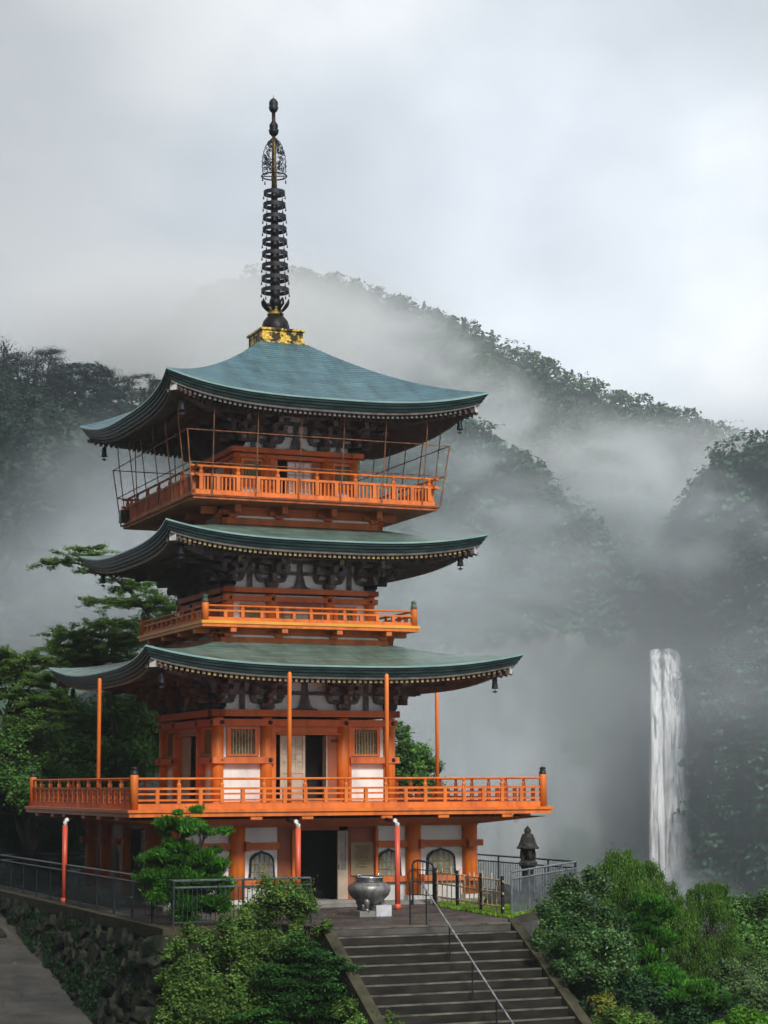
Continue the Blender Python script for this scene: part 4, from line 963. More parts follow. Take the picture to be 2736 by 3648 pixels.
def clump_points(blobs, n_clump, n_leaf, rg, spread=.20, flat=1.0, shell=.55, jitter=.0):
    """blobs: (centre, radii, weight); leaves gather in clumps spread through each ellipsoid; returns points and clump centres"""
    W = np.array([b[2] if len(b) > 2 else b[1][0]*b[1][1]+b[1][0]*b[1][2] for b in blobs]); W = W/W.sum()
    P_, C_ = [], []
    for (c, r, *_), wt in zip(blobs, W):
        c = np.array(c, float); r = np.array(r, float); k = max(3, int(n_clump*wt)); q = max(20, int(n_leaf*wt/k))
        d = rnd_dirs(k, rg); rad = (shell+(1-shell)*rg.random(k)**.6)[:, None]
        cc = c+d*r*rad*(1+.16*rg.normal(size=(k, 1)))
        sp = spread*r.mean()*(.6+.8*rg.random(k))
        for j in range(k):
            p = rg.normal(size=(q, 3))*np.array([1, 1, flat])*sp[j]
            P_.append(cc[j]+p)
        C_.append(cc)
    global LAST
    LAST = P_
    return np.concatenate(P_), np.concatenate(C_)
def limbs(base, blobs, clumps, r0, rg, frac=.5, bend=.2):
    mb = MB(); base = np.array(base, float); allc = [np.array(b[0], float) for b in blobs]
    top = np.mean(allc, 0)
    n1 = 6; fork = base+(top-base)*.35
    mb.tube([base-np.array([0, 0, .3]), base+(fork-base)*.5+rg.normal(size=3)*.05*bend*np.linalg.norm(fork-base), fork], [r0*1.25, r0, r0*.85], 8)
    for c in allc:
        md = fork+(c-fork)*.5+rg.normal(size=3)*bend*.3*np.linalg.norm(c-fork)*np.array([1, 1, .5])
        mb.tube([fork, md, c], [r0*.7, r0*.45, r0*.22], 6)
        near = clumps[np.argsort(np.linalg.norm(clumps-c, axis=1))[:int(max(4, len(clumps)/len(allc)*frac))]]
        for q in near:
            m2 = c+(q-c)*.5+rg.normal(size=3)*.12*np.linalg.norm(q-c)
            mb.tube([md+(c-md)*rg.random(), m2, q], [r0*.25, r0*.15, r0*.05], 4, False)
    return mb
def path_limbs(base, paths, clumps, r0):
    mb = MB(); allp = []
    for k, p in enumerate(paths):
        p = np.array(p, float); n = len(p); a = r0 if k == 0 else r0*.5
        t = np.linspace(0, n-1, n*5); q = np.stack([np.interp(t, range(n), p[:, i]) for i in range(3)], 1)
        for _ in range(2): q[1:-1] = (q[:-2]+2*q[1:-1]+q[2:])/4
        mb.tube(q, list(a*(1-.85*np.linspace(0, 1, len(q)))), 6); allp.append(q)
    A = np.concatenate(allp)
    for c in clumps:
        d = np.linalg.norm(A-c, axis=1)+np.maximum(0, A[:, 2]-c[2])*2; q = A[np.argmin(d)]
        mb.tube([q, q+(c-q)*.5+np.array([0, 0, .04]), c], [.018, .012, .005], 4, False)
    return mb
def plant(name, label, cat, base, blobs, n_leaf, size, mt, trunk=.08, clumps=60, style='round', group=None, seed=1, shell=.55, trunk_from=None, crown='crown', up=.5, spread=.2, extra=None, paths=None, flat=.22, zs=1.0):
    blobs = [(b[0], (b[1][0], b[1][1], b[1][2]*zs)) for b in blobs]
    rg = np.random.default_rng(seed)
    base = np.array(base, float)
    T = empty(name, tuple(base), label, cat, group)
    if style == 'round':
        pts, cc = clump_points(blobs, clumps, n_leaf, rg, spread, 1.0, shell); k_ = len(pts)//max(1, len(cc)); own = np.repeat(cc, [len(x) for x in LAST], 0)
        cen = np.mean([b[0] for b in blobs], 0); o1 = pts-own; o1 /= np.linalg.norm(o1, axis=1, keepdims=True)+1e-6; o2 = own-cen; o2 /= np.linalg.norm(o2, axis=1, keepdims=True)+1e-6
        V = leaf_quads(pts, size, rg, up, nrm=o1*.8+o2*.3)
    elif style == 'layered': pts, cc = clump_points(blobs, clumps, n_leaf, rg, spread*1.35, flat, shell*.6); V = leaf_quads(pts, size, rg, 1.4)
    elif style == 'pine':
        pts, cc = clump_points(blobs, clumps, n_leaf, rg, spread, .45, shell*.8)
        cen = np.array([b[0] for b in blobs]); d = rnd_dirs(len(pts), rg)*.8+np.array([0, 0, .75])
        i = np.argmin(((pts[:, None]-cen[None])**2).sum(-1), 1) if len(pts)*len(cen) < 4e6 else np.zeros(len(pts), int)
        o_ = pts-cen[i]; d += .9*o_/(np.linalg.norm(o_, axis=1, keepdims=True)+1e-6); d /= np.linalg.norm(d, axis=1, keepdims=True)
        V = leaf_quads(pts, size, rg, .2, .24, d)
    elif style == 'conifer':
        pts, cc = clump_points(blobs, clumps, n_leaf, rg, spread, 1.3, shell); d = rnd_dirs(len(pts), rg)*.55+np.array([0, 0, 1.0]); d /= np.linalg.norm(d, axis=1, keepdims=True)
        V = leaf_quads(pts, size, rg, .0, .26, d)
    if extra is not None: V = np.concatenate([V, extra(rg)])
    bulk(crown, V-base[None].astype(np.float32), 4, mt, T)
    tb = limbs(base if trunk_from is None else trunk_from, blobs, cc, trunk, rg) if paths is None else path_limbs(base, paths, cc, trunk)
    for i, v in enumerate(tb.v): tb.v[i] = (v[0]-base[0], v[1]-base[1], v[2]-base[2])
    obj('trunk', tb, T, mt=BARK, smooth=True)
    return T
def airy_tree(name, label, paths, n_twig, n_leaf, size, mt, r0, seed, group, lmin=.5, lmax=1.2, start=.28, droop=.10):
    rg = np.random.default_rng(seed); mb = MB(); dense = []; base = np.array(paths[0][0], float)
    for k, p in enumerate(paths):
        p = np.array(p, float); n = len(p); t = np.linspace(0, n-1, n*7); q = np.stack([np.interp(t, range(n), p[:, i]) for i in range(3)], 1)
        q[1:-1] += rg.normal(size=(len(q)-2, 3))*.035
        for _ in range(2): q[1:-1] = (q[:-2]+2*q[1:-1]+q[2:])/4
        a = r0 if k == 0 else r0*.42
        mb.tube(q-base, list(a*(1-.88*np.linspace(0, 1, len(q))**.8)), 6); dense.append(q[int(len(q)*(start if k else .45)):])
    A = np.concatenate(dense); P_ = []
    for _ in range(n_twig):
        o = A[rg.integers(0, len(A))]; th = rg.random()*6.283; ln = rg.uniform(lmin, lmax)
        d = np.array([cos(th), sin(th), rg.normal()*.28+.10]); m1 = o+d*ln*.55+np.array([0, 0, .05]); e = o+d*ln+np.array([0, 0, -droop*ln+.03*rg.normal()])
        mb.tube([o-base, m1-base, e-base], [.016, .010, .004], 4, False)
        for q in range(3):
            b0 = o+(e-o)*rg.uniform(.3, .95); th2 = th+rg.normal()*.9; e2 = b0+np.array([cos(th2), sin(th2), rg.normal()*.2-.05])*ln*rg.uniform(.25, .5)
            mb.tube([b0-base, e2-base], [.007, .003], 3, False)
            w_ = rg.random((n_leaf, 1)); P_.append(b0+(e2-b0)*w_+rg.normal(size=(n_leaf, 3))*np.array([.07, .07, .030]))
        w_ = rg.uniform(.35, 1.05, (n_leaf, 1)); P_.append(o+(e-o)*w_+rg.normal(size=(n_leaf, 3))*np.array([.08, .08, .035]))
    T = empty(name, tuple(base), label, 'tree', group)
    bulk('crown', leaf_quads(np.concatenate(P_)-base, size, rg, 1.0, .6), 4, mt, T); obj('trunk', mb, T, mt=BARK, smooth=True); return T
def B(px, py, D, rx, ry=None, rz=None):
    return (at(px, py, D), (rx, ry or rx, rz or rx))
def gz(x, y): return float(ground_z(np.array(x), np.array(y)))

# clipped pine beside the railing
q = at(400, 1985, 51.5)
plant('pine_tree', 'clipped pine in tiered pads in front of the pagoda, behind the dark railing', 'pine tree', (q[0], q[1], GZ),
      [B(392, 1770, 51.5, .56, .5, .27), B(360, 1782, 51.5, .32, .3, .16), B(446, 1793, 51.2, .44, .4, .15), B(383, 1808, 51.6, .44, .4, .20), B(392, 1838, 51.4, .74, .64, .24), B(348, 1858, 51.6, .55, .5, .24), B(442, 1866, 51.2, .54, .5, .26),
       B(385, 1888, 51.3, 1.0, .8, .30), B(455, 1908, 51.0, .54, .5, .24), B(325, 1902, 51.6, .42, .4, .2), B(400, 1925, 51.3, .85, .65, .26), B(470, 1950, 50.8, .55, .48, .26), B(410, 1968, 51.0, .62, .5, .26)],
      76000, .12, LF_PINE, .09, 170, 'pine', seed=11, spread=.22)
# shrubs between wall and stairs
q = at(600, 2030, 49.6)
plant('garden_shrub', 'light green small leaved shrub with a rounded top in front of the front railing', 'shrub', (q[0], q[1], gz(q[0], q[1])),
      [B(608, 1930, 49.6, .62, .6, .40), B(560, 1965, 49.4, .45, .45, .32), B(655, 1970, 49.6, .40, .4, .32), B(520, 2005, 49.2, .5, .5, .35), B(610, 2035, 49.3, .62, .6, .38), B(690, 2000, 49.5, .26, .3, .2)],
      17000, .085, LF_BUSH, .05, 90, 'round', seed=21, group='shrubs below the terrace')
q = at(470, 2160, 48.6)
plant('garden_shrub', 'pale yellow green loose shrub at the wall corner, below the railing', 'shrub', (q[0], q[1], gz(q[0], q[1])-.3),
      [B(425, 2045, 48.8, .45, .45, .45), B(500, 2060, 48.8, .55, .5, .45), B(570, 2090, 48.6, .55, .5, .45), B(440, 2130, 48.4, .75, .6, .55), B(540, 2160, 48.4, .75, .6, .55), B(400, 2200, 48.2, .6, .5, .5), B(480, 2215, 48.0, .8, .6, .5), B(630, 2060, 48.9, .4, .4, .35), B(390, 2130, 48.4, .4, .4, .4), B(372, 2070, 48.9, .32, .35, .4), B(362, 2120, 48.6, .3, .35, .4), B(375, 2210, 48.2, .45, .5, .5), B(560, 2215, 47.9, .7, .6, .4)],
      48000, .085, LF_BUSH, .05, 200, 'round', seed=22, group='shrubs below the terrace')
q = at(650, 2190, 47.9)
plant('maple_bush', 'dark green spreading maple bush left of the stair kerb', 'bush', (q[0], q[1], gz(q[0], q[1])-.3),
      [B(655, 2050, 48.2, .55, .5, .28), B(690, 2085, 48.0, .6, .5, .32), B(620, 2115, 47.8, .7, .55, .32), B(700, 2135, 47.8, .62, .5, .32), B(655, 2170, 47.6, .85, .6, .36), B(600, 2200, 47.4, .75, .6, .36), B(715, 2195, 47.5, .45, .4, .3)],
      38000, .085, LF_MAPLE, .05, 120, 'layered', seed=23, group='shrubs below the terrace')
q = at(800, 2215, 47.2)
plant('garden_shrub', 'low light green shrub at the foot of the left stair kerb', 'shrub', (q[0], q[1], gz(q[0], q[1])-.4),
      [B(745, 2180, 47.4, .34, .3, .22), B(790, 2208, 47.2, .42, .4, .22), B(845, 2218, 47.0, .36, .3, .20)], 11000, .075, LF_BUSH, .03, 50, 'round', seed=24, group='shrubs below the terrace')
# right hand slope
def tree_r(name, label, cat, mt, blobs, n, sz, tr, style, seed, grp='trees on the slope right of the stairs', **k):
    c = np.mean([b[0] for b in blobs], 0); lo = min(b[0][2] for b in blobs)
    return plant(name, label, cat, (c[0], c[1], min(lo-.8, gz(c[0], c[1]) if c[0] < 9 else lo-2.5)), blobs, n, sz, mt, tr, k.pop('clumps', 110), style, grp, seed, **k)
tree_r('evergreen_shrub', 'broad glossy dark evergreen shrub beside the right stair kerb', 'shrub', LF_LAUREL,
       [B(1255, 1935, 51.2, .68, .6, .50), B(1215, 1985, 50.8, .62, .6, .36), B(1290, 1985, 50.8, .70, .6, .40), B(1190, 2010, 50.6, .42, .4, .2), B(1235, 2040, 50.2, .72, .6, .32), B(1310, 2050, 50.2, .72, .6, .36), B(1335, 2075, 50.0, .45, .4, .3), B(1225, 2085, 49.8, .55, .5, .26), B(1280, 2095, 49.7, .65, .5, .28)],
       52000, .088, .05 and LF_LAUREL and .05, 'round', 31) if False else tree_r('evergreen_shrub', 'broad glossy dark evergreen shrub beside the right stair kerb', 'shrub', LF_LAUREL,
       [B(1255, 1935, 51.2, .68, .6, .50), B(1215, 1985, 50.8, .62, .6, .36), B(1290, 1985, 50.8, .70, .6, .40), B(1190, 2010, 50.6, .42, .4, .2), B(1235, 2040, 50.2, .72, .6, .32), B(1310, 2050, 50.2, .72, .6, .36), B(1335, 2075, 50.0, .45, .4, .3), B(1225, 2085, 49.8, .55, .5, .26), B(1280, 2095, 49.7, .65, .5, .28)],
       52000, .088, .05, 'round', 31)
tree_r('cypress_tree', 'dark spiky topped cypress rising behind the glossy shrub', 'tree', LF_CONIF,
       [B(1335, 1885, 56, .62, .6, .50), B(1385, 1905, 56, .62, .6, .50), B(1300, 1905, 55.5, .42, .4, .40), B(1420, 1935, 56, .55, .5, .45), B(1360, 1940, 55.5, .85, .7, .5), B(1440, 1975, 56, .45, .5, .5), B(1390, 1990, 56, .9, .7, .6)],
       80000, .08, .08, 'conifer', 32, clumps=300, spread=.13)
tree_r('pine_tree', 'bright green pine with flat needle pads right of the glossy shrub', 'pine tree', LF_PINE,
       [B(1385, 1948, 52.5, .50, .5, .13), B(1425, 1966, 52.3, .48, .45, .14), B(1395, 1990, 52.4, .50, .5, .2), B(1415, 2030, 52.2, .45, .45, .25), B(1400, 2065, 52.0, .5, .5, .25), B(1420, 2100, 51.8, .5, .5, .2), B(1450, 2118, 51.5, .62, .5, .17), B(1510, 2135, 51.2, .62, .5, .16), B(1390, 2105, 51.4, .55, .5, .2), B(1555, 2155, 51.0, .42, .4, .13), B(1490, 2150, 50.9, .6, .5, .12)],
       56000, .125, .06, 'pine', 33, clumps=150)
tree_r('conifer_tree', 'light green feathery conifer between the flat pine and the right edge', 'tree', LF_CONIF,
       [B(1500, 1960, 57, .62, .6, .5), B(1545, 1945, 57, .55, .5, .45), B(1475, 2010, 56.5, .6, .6, .6), B(1535, 2010, 56.5, .85, .7, .7), B(1500, 2070, 56, .75, .7, .6), B(1560, 2080, 56, .7, .6, .6), B(1455, 2050, 56, .35, .4, .5), B(1530, 2130, 55.5, .8, .7, .6), B(1600, 2100, 55.5, .6, .6, .6)],
       90000, .075, .08, 'conifer', 34, clumps=340, spread=.12)
tree_r('leafy_tree', 'dark broadleaf tree at the right edge below the waterfall', 'tree', LF_TREE,
       [B(1600, 1985, 60, .62, .6, .55), B(1650, 1975, 60, .7, .6, .6), B(1625, 2040, 59, .85, .7, .7), B(1670, 2070, 59, .8, .7, .7), B(1590, 2060, 59, .6, .6, .6)], 26000, .12, .09, 'round', 35)
tree_r('leafy_tree', 'pale grey green bush near the right edge above the bright shrub', 'tree', LF_PALE,
       [B(1640, 2110, 55, .5, .5, .5), B(1600, 2140, 54, .55, .5, .5), B(1660, 2170, 54, .6, .5, .5), B(1570, 2110, 54.5, .4, .4, .4)], 16000, .09, .06, 'round', 36)
tree_r('bright_shrub', 'bright yellow green leafy shrub in the bottom right corner', 'shrub', LF_BRIGHT,
       [B(1600, 2200, 49, .42, .4, .2), B(1640, 2212, 49, .4, .4, .18), B(1560, 2218, 49, .3, .3, .15)], 9000, .10, .04, 'round', 37, clumps=45)
tree_r('yellow_shrub', 'yellow leaved small shrub below the glossy evergreen by the right kerb', 'shrub', LF_YEL,
       [B(1300, 2160, 49.2, .22, .22, .2), B(1318, 2185, 49.0, .24, .24, .16)], 2600, .085, .02, 'round', 38, clumps=26)
tree_r('garden_shrub', 'light green low shrub at the bottom edge beside the right kerb', 'shrub', LF_BUSH,
       [B(1345, 2200, 48.6, .40, .4, .26), B(1395, 2212, 48.6, .34, .4, .2), B(1300, 2215, 48.6, .2, .3, .2)], 9000, .08, .03, 'round', 39, clumps=50)
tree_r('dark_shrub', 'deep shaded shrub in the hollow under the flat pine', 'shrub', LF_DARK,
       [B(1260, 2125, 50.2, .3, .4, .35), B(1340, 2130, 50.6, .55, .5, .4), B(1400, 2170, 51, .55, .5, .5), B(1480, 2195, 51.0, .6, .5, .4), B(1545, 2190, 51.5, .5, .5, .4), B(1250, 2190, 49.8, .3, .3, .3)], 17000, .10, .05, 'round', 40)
# trees behind the pagoda
GB = 'trees behind the pagoda'
def tree_b(name, label, mt, blobs, n, sz, tr, style, seed, base=None, **k):
    c = np.mean([b[0] for b in blobs], 0)
    bs = base if base is not None else (c[0], c[1], GZ-.5)
    return plant(name, label, 'tree', bs, blobs, n, sz, mt, tr, k.pop('clumps', 90), style, GB, seed, **k)
def pl(*pts): return [[tuple(at(*p)) for p in l] for l in pts]
airy_tree('spreading_tree', 'tall tree with open spreading branches beside the middle balcony', pl(
    ((362, 1760, 75), (354, 1470, 74.5), (350, 1390, 74), (318, 1318, 74), (268, 1264, 73.5), (220, 1234, 73), (150, 1214, 73), (105, 1218, 73)),
    ((350, 1390, 74), (362, 1335, 74), (378, 1285, 74.3)), ((318, 1318, 74), (262, 1298, 73.6), (200, 1302, 73.4)), ((350, 1390, 74), (292, 1352, 73.7), (225, 1346, 73.5)), ((348, 1400, 74), (312, 1385, 74.2), (275, 1382, 74.2)),
    ((225, 1238, 73), (205, 1208, 73), (190, 1182, 73)), ((268, 1264, 73.5), (300, 1262, 74), (335, 1272, 74.2)), ((318, 1318, 74), (350, 1300, 74.2), (372, 1310, 74.3)), ((350, 1390, 74), (335, 1345, 74.3), (345, 1318, 74.4))),
    230, 34, .095, LF_AIRY, .15, 51, GB, .4, 1.0)
airy_tree('leafy_tree', 'rounded open leafed tree behind the tip of the lowest roof', pl(
    ((250, 1780, 72), (238, 1500, 72), (218, 1430, 72), (195, 1390, 72), (180, 1355, 72)), ((228, 1460, 72), (180, 1425, 71.7), (140, 1400, 71.8), (95, 1402, 72)), ((228, 1460, 72), (262, 1405, 72), (290, 1372, 72)),
    ((218, 1430, 72), (160, 1432, 71.6), (110, 1428, 71.6)), ((218, 1430, 72), (238, 1385, 72), (240, 1352, 72)), ((195, 1390, 72), (155, 1370, 72), (130, 1372, 72)), ((228, 1460, 72), (280, 1440, 72), (300, 1425, 72))),
    270, 34, .095, LF_AIRY, .15, 52, GB, .4, 1.0)
airy_tree('leafy_tree', 'pale green tree at the edge of the picture beside the lowest roof tip', pl(
    ((10, 1760, 70), (15, 1560, 70), (30, 1480, 70), (45, 1430, 70), (60, 1418, 70)), ((18, 1540, 70), (70, 1480, 69.6), (110, 1455, 69.5)), ((18, 1540, 70), (80, 1520, 69.5), (130, 1505, 69.4)), ((15, 1560, 70), (-30, 1490, 70), (-40, 1430, 70)), ((30, 1480, 70), (0, 1440, 70), (-10, 1415, 70)), ((18, 1540, 70), (60, 1560, 69), (110, 1570, 69))),
    260, 36, .10, LF_AIRY, .15, 53, GB, .4, 1.1)
tree_b('leafy_tree', 'large dark tree behind the orange downpipe beside the first storey', LF_TREE,
       [B(90, 1560, 71, 1.3, 1, .8), B(190, 1530, 72, 1.3, 1, .8), B(290, 1560, 73, 1.3, 1, .9), B(30, 1620, 70, 1.1, 1, .8), B(150, 1640, 71, 1.4, 1, .8), B(260, 1650, 72, 1.4, 1, .9), B(330, 1620, 74, 1.0, 1, .9), B(350, 1500, 75, 1.2, 1, .8)], 36000, .16, .22, 'round', 54, clumps=130)
tree_b('leafy_tree', 'mid green tree behind the left end of the wide balcony', LF_TREE,
       [B(20, 1700, 68, .9, .8, .55), B(60, 1590, 69, .9, .8, .5), B(90, 1660, 69, .9, .8, .5), B(70, 1730, 68, .9, .8, .4), B(160, 1690, 70, .9, .8, .5), B(0, 1640, 68, .8, .8, .5)], 20000, .13, .14, 'round', 55)
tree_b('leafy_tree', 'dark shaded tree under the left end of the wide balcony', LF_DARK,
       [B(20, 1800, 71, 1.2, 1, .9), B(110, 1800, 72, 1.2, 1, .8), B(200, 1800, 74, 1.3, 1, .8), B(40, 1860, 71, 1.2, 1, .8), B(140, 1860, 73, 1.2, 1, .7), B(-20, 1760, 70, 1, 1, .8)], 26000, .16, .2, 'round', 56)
tree_b('leafy_tree', 'green tree behind the right corner of the first storey', LF_TREE,
       [B(862, 1580, 76, .35, .5, .35), B(880, 1625, 76, .75, .7, .4), B(905, 1655, 76, .8, .7, .35), B(925, 1640, 76, .4, .5, .25), B(860, 1655, 76, .8, .7, .5), B(900, 1690, 76, .8, .7, .5)], 15000, .13, .12, 'round', 57)
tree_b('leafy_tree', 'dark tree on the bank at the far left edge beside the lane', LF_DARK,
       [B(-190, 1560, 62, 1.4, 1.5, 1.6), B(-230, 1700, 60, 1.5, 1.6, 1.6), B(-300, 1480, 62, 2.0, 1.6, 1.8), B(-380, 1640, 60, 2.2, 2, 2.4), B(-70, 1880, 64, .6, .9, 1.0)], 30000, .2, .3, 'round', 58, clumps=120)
# trees added out of view on the left to shade that side
for k, (x, y_, h_) in enumerate([(-20.5, -15, 15), (-25, -23, 17), (-18, -8, 12), (-29, -31, 18), (-34, -38, 18), (-15, -2, 10), (-17, 5, 11), (-19, -9, 10), (-23, 0, 15)]):
    plant('leafy_tree', 'unseen tall tree added left of the lane for shade', 'tree', (x, y_, gz(x, y_)), [((x, y_, h_*.62), (3.4, 3.4, h_*.36)), ((x+1.5, y_+1, h_*.45), (2.6, 2.6, h_*.25)), ((x-1.2, y_-1, h_*.5), (2.8, 2.8, h_*.3)), ((x+.3, y_, h_*.16), (2.8, 2.8, h_*.22))], 12000, .5, LF_DARK, .3, 60, 'round', 'unseen shade trees added left of the lane', 70+k)
# strip of lawn inside the fence
rg = np.random.default_rng(9)
lawn = [(2.72, -6.4), (2.32, -12.2), (2.62, -11.4), (7.55, -5.9), (7.55, -2.5), (5.15, -2.5), (5.15, -5.2), (3.3, -5.2)]
tag(obj('lawn_soil', MB().slab(lawn[::-1], GZ-.2, GZ+.012), None, mt=EARTH), kind='structure')
def in_poly(p, poly):
    x, y = p[:, 0], p[:, 1]; r = np.zeros(len(p), bool); n = len(poly)
    for i in range(n):
        x0, y0 = poly[i]; x1, y1 = poly[(i+1) % n]
        c = ((y0 > y) != (y1 > y)) & (x < (x1-x0)*(y-y0)/(y1-y0+1e-12)+x0); r ^= c
    return r
p2 = np.stack([rg.uniform(2.2, 7.6, 40000), rg.uniform(-12.3, -2.5, 40000)], 1); p2 = p2[in_poly(p2, lawn)][:16000]
p3 = np.column_stack([p2, np.full(len(p2), GZ+.04)]); d = rnd_dirs(len(p3), rg)*.5+np.array([0, 0, 1.0]); d /= np.linalg.norm(d, axis=1, keepdims=True)
tag(bulk('grass', leaf_quads(p3, .12, rg, 0, .3, d), 4, LF_GRASS), 'short bright green grass inside the fences', 'grass', kind='stuff')
# fallen leaves on the lane, the paving and the steps
n_ = 420; p2 = np.stack([rg.uniform(-13, -7.6, n_), rg.uniform(-16, 6, n_)], 1); p3 = np.column_stack([p2, road_z(p2[:, 1])+.02+(p2[:, 0]+10)*-.01])
q3 = np.column_stack([rg.uniform(-6, 2, 160), rg.uniform(-12.8, -6.5, 160), np.full(160, GZ+.008)])
tag(bulk('fallen_leaves', leaf_quads(np.concatenate([p3, q3]), .085, rg, 6, .6), 4, LF_YEL), 'small yellowed leaves scattered on the lane and paving', 'leaves', kind='stuff')
# weeds and moss tufts along stair kerb and wall foot
n_ = 26000; yy = rg.uniform(-12, 9, n_); zz = road_z(yy)+(-1.25-road_z(yy))*rg.random(n_)**2.0
p2 = np.stack([-6.95-(-1.22-zz)*.34-.16*rg.random(n_), yy], 1)
p3 = np.column_stack([p2[:, 0], p2[:, 1], zz+.03]); sel = vnoise(p2[:, 1]*1.3, p3[:, 2]*1.6+9, 5) > .55; p3 = p3[sel]
d = rnd_dirs(len(p3), rg)*.7+np.array([0, 0, .8]); d /= np.linalg.norm(d, axis=1, keepdims=True)
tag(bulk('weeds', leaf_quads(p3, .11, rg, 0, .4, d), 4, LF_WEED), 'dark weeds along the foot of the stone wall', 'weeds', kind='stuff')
HAZE = 0.00022
MISTS = [
 ((980, 1380, 330, 105, 150, 44, .0026), dict(sc=.012, lo=.15, hi=.8, seed=20)),   # broad valley mist between the terrace and the falls
 ((270, 1150, 175, 13, 35, 11, .026), dict(sc=.06, seed=1)),            # valley mist left of the pagoda
 ((170, 1330, 160, 22, 40, 8, .020), dict(sc=.06, seed=2)),
 ((60, 1200, 190, 20, 30, 9, .010), dict(sc=.06, lo=.40, seed=12)),
 ((400, 735, 760, 112, 90, 42, .050), dict(sc=.012, lo=.15, seed=4, col=(.985, .99, .995))),   # cloud on the shoulder left of the spire
 ((620, 800, 640, 60, 80, 36, .014), dict(sc=.025, lo=.38, seed=3, col=(.95, .97, .985))),
 ((900, 760, 800, 60, 60, 34, .024), dict(sc=.03, lo=.42, seed=14, tilt=.5, col=(.95, .97, .985))),
 ((1180, 960, 760, 110, 60, 26, .024), dict(sc=.028, lo=.42, seed=5, tilt=.35, col=(.95, .97, .985))),
 ((1470, 1010, 720, 70, 60, 22, .030), dict(sc=.028, lo=.40, seed=6, col=(.95, .97, .985))),
 ((1280, 1080, 690, 60, 25, 18, .028), dict(sc=.035, lo=.40, seed=7)),
 ((1100, 1070, 560, 55, 40, 14, .020), dict(sc=.045, lo=.42, seed=17, tilt=.5)),
 ((1530, 1080, 505, 28, 22, 10, .030), dict(sc=.06, lo=.40, seed=11, tilt=.5)),
 ((1465, 1170, 540, 26, 22, 16, .026), dict(sc=.05, lo=.36, seed=21, tilt=.6)),
 ((1000, 1230, 520, 50, 40, 22, .020), dict(sc=.04, lo=.40, seed=15)),
 ((1600, 1450, 480, 45, 40, 20, .006), dict(sc=.035, lo=.38, seed=16)),
 ((880, 1520, 420, 70, 100, 40, .008), dict(sc=.02, seed=8)),           # spray and mist before the cliff
 ((1060, 1820, 430, 42, 100, 34, .007), dict(sc=.02, seed=9)),
 ((1450, 2000, 525, 26, 30, 19, .034), dict(sc=.03, seed=10)),
]
# ================================================================== MOUNTAINS, CLIFF, WATERFALL, MIST
def resample(pl, n):
    pl = np.array(pl, float); s = np.concatenate([[0], np.cumsum(np.linalg.norm(np.diff(pl, axis=0), axis=1))]); t = np.linspace(0, s[-1], n)
    return np.stack([np.interp(t, s, pl[:, k]) for k in range(3)], 1)
def hillside(name, top, bot, mt, n=90, m_=50, amp=6.0, freq=.03, seed=1, back=160, sag=0.0, kind='structure'):
    """a slope that falls from the crest line to the foot line; both lines are lists of (px, py, distance)"""
    T = resample([at(*p) for p in top], n); Bm = resample([at(*p) for p in bot], n)
    v = np.linspace(0, 1, m_)[:, None, None]
    G = T[None]*(1-v)+Bm[None]*v
    G[..., 2] -= sag*np.sin(pi*v[..., 0])
    u_ = np.arange(n)[None]*np.linalg.norm(T[-1]-T[0])/n; w_ = v[..., 0]*np.linalg.norm(Bm.mean(0)-T.mean(0))
    d = (vnoise(u_*freq+w_*0+11, w_*freq+u_*0+3, seed, 5)-.5)*2*amp
    fade = np.clip(v[..., 0]*6, .15, 1)
    G[..., 2] += d*fade; G += -FH*(d*fade*.6)[..., None]
    bk = T+FH*back+np.array([0, 0, -back*.9])
    A = np.concatenate([bk[None], G], 0)
    mb = MB(); mb.v = list(map(tuple, A.reshape(-1, 3).tolist())); mb.n = len(mb.v)
    mb.f = [(j*n+i, (j+1)*n+i, (j+1)*n+i+1, j*n+i+1) for j in range(m_) for i in range(n-1)]
    o = obj(name, mb, None, mt=mt, smooth=True); tag(o, kind=kind)
    return G
def on_slope(G, n, rg, vmin=0, vmax=1, power=1.0):
    m_, k = G.shape[:2]; u = rg.random(n)*(k-1.001); v = (vmin+(vmax-vmin)*rg.random(n)**power)*(m_-1.001)
    i = u.astype(int); j = v.astype(int); fu = (u-i)[:, None]; fv = (v-j)[:, None]
    return (G[j, i]*(1-fu)+G[j, i+1]*fu)*(1-fv)+(G[j+1, i]*(1-fu)+G[j+1, i+1]*fu)*fv
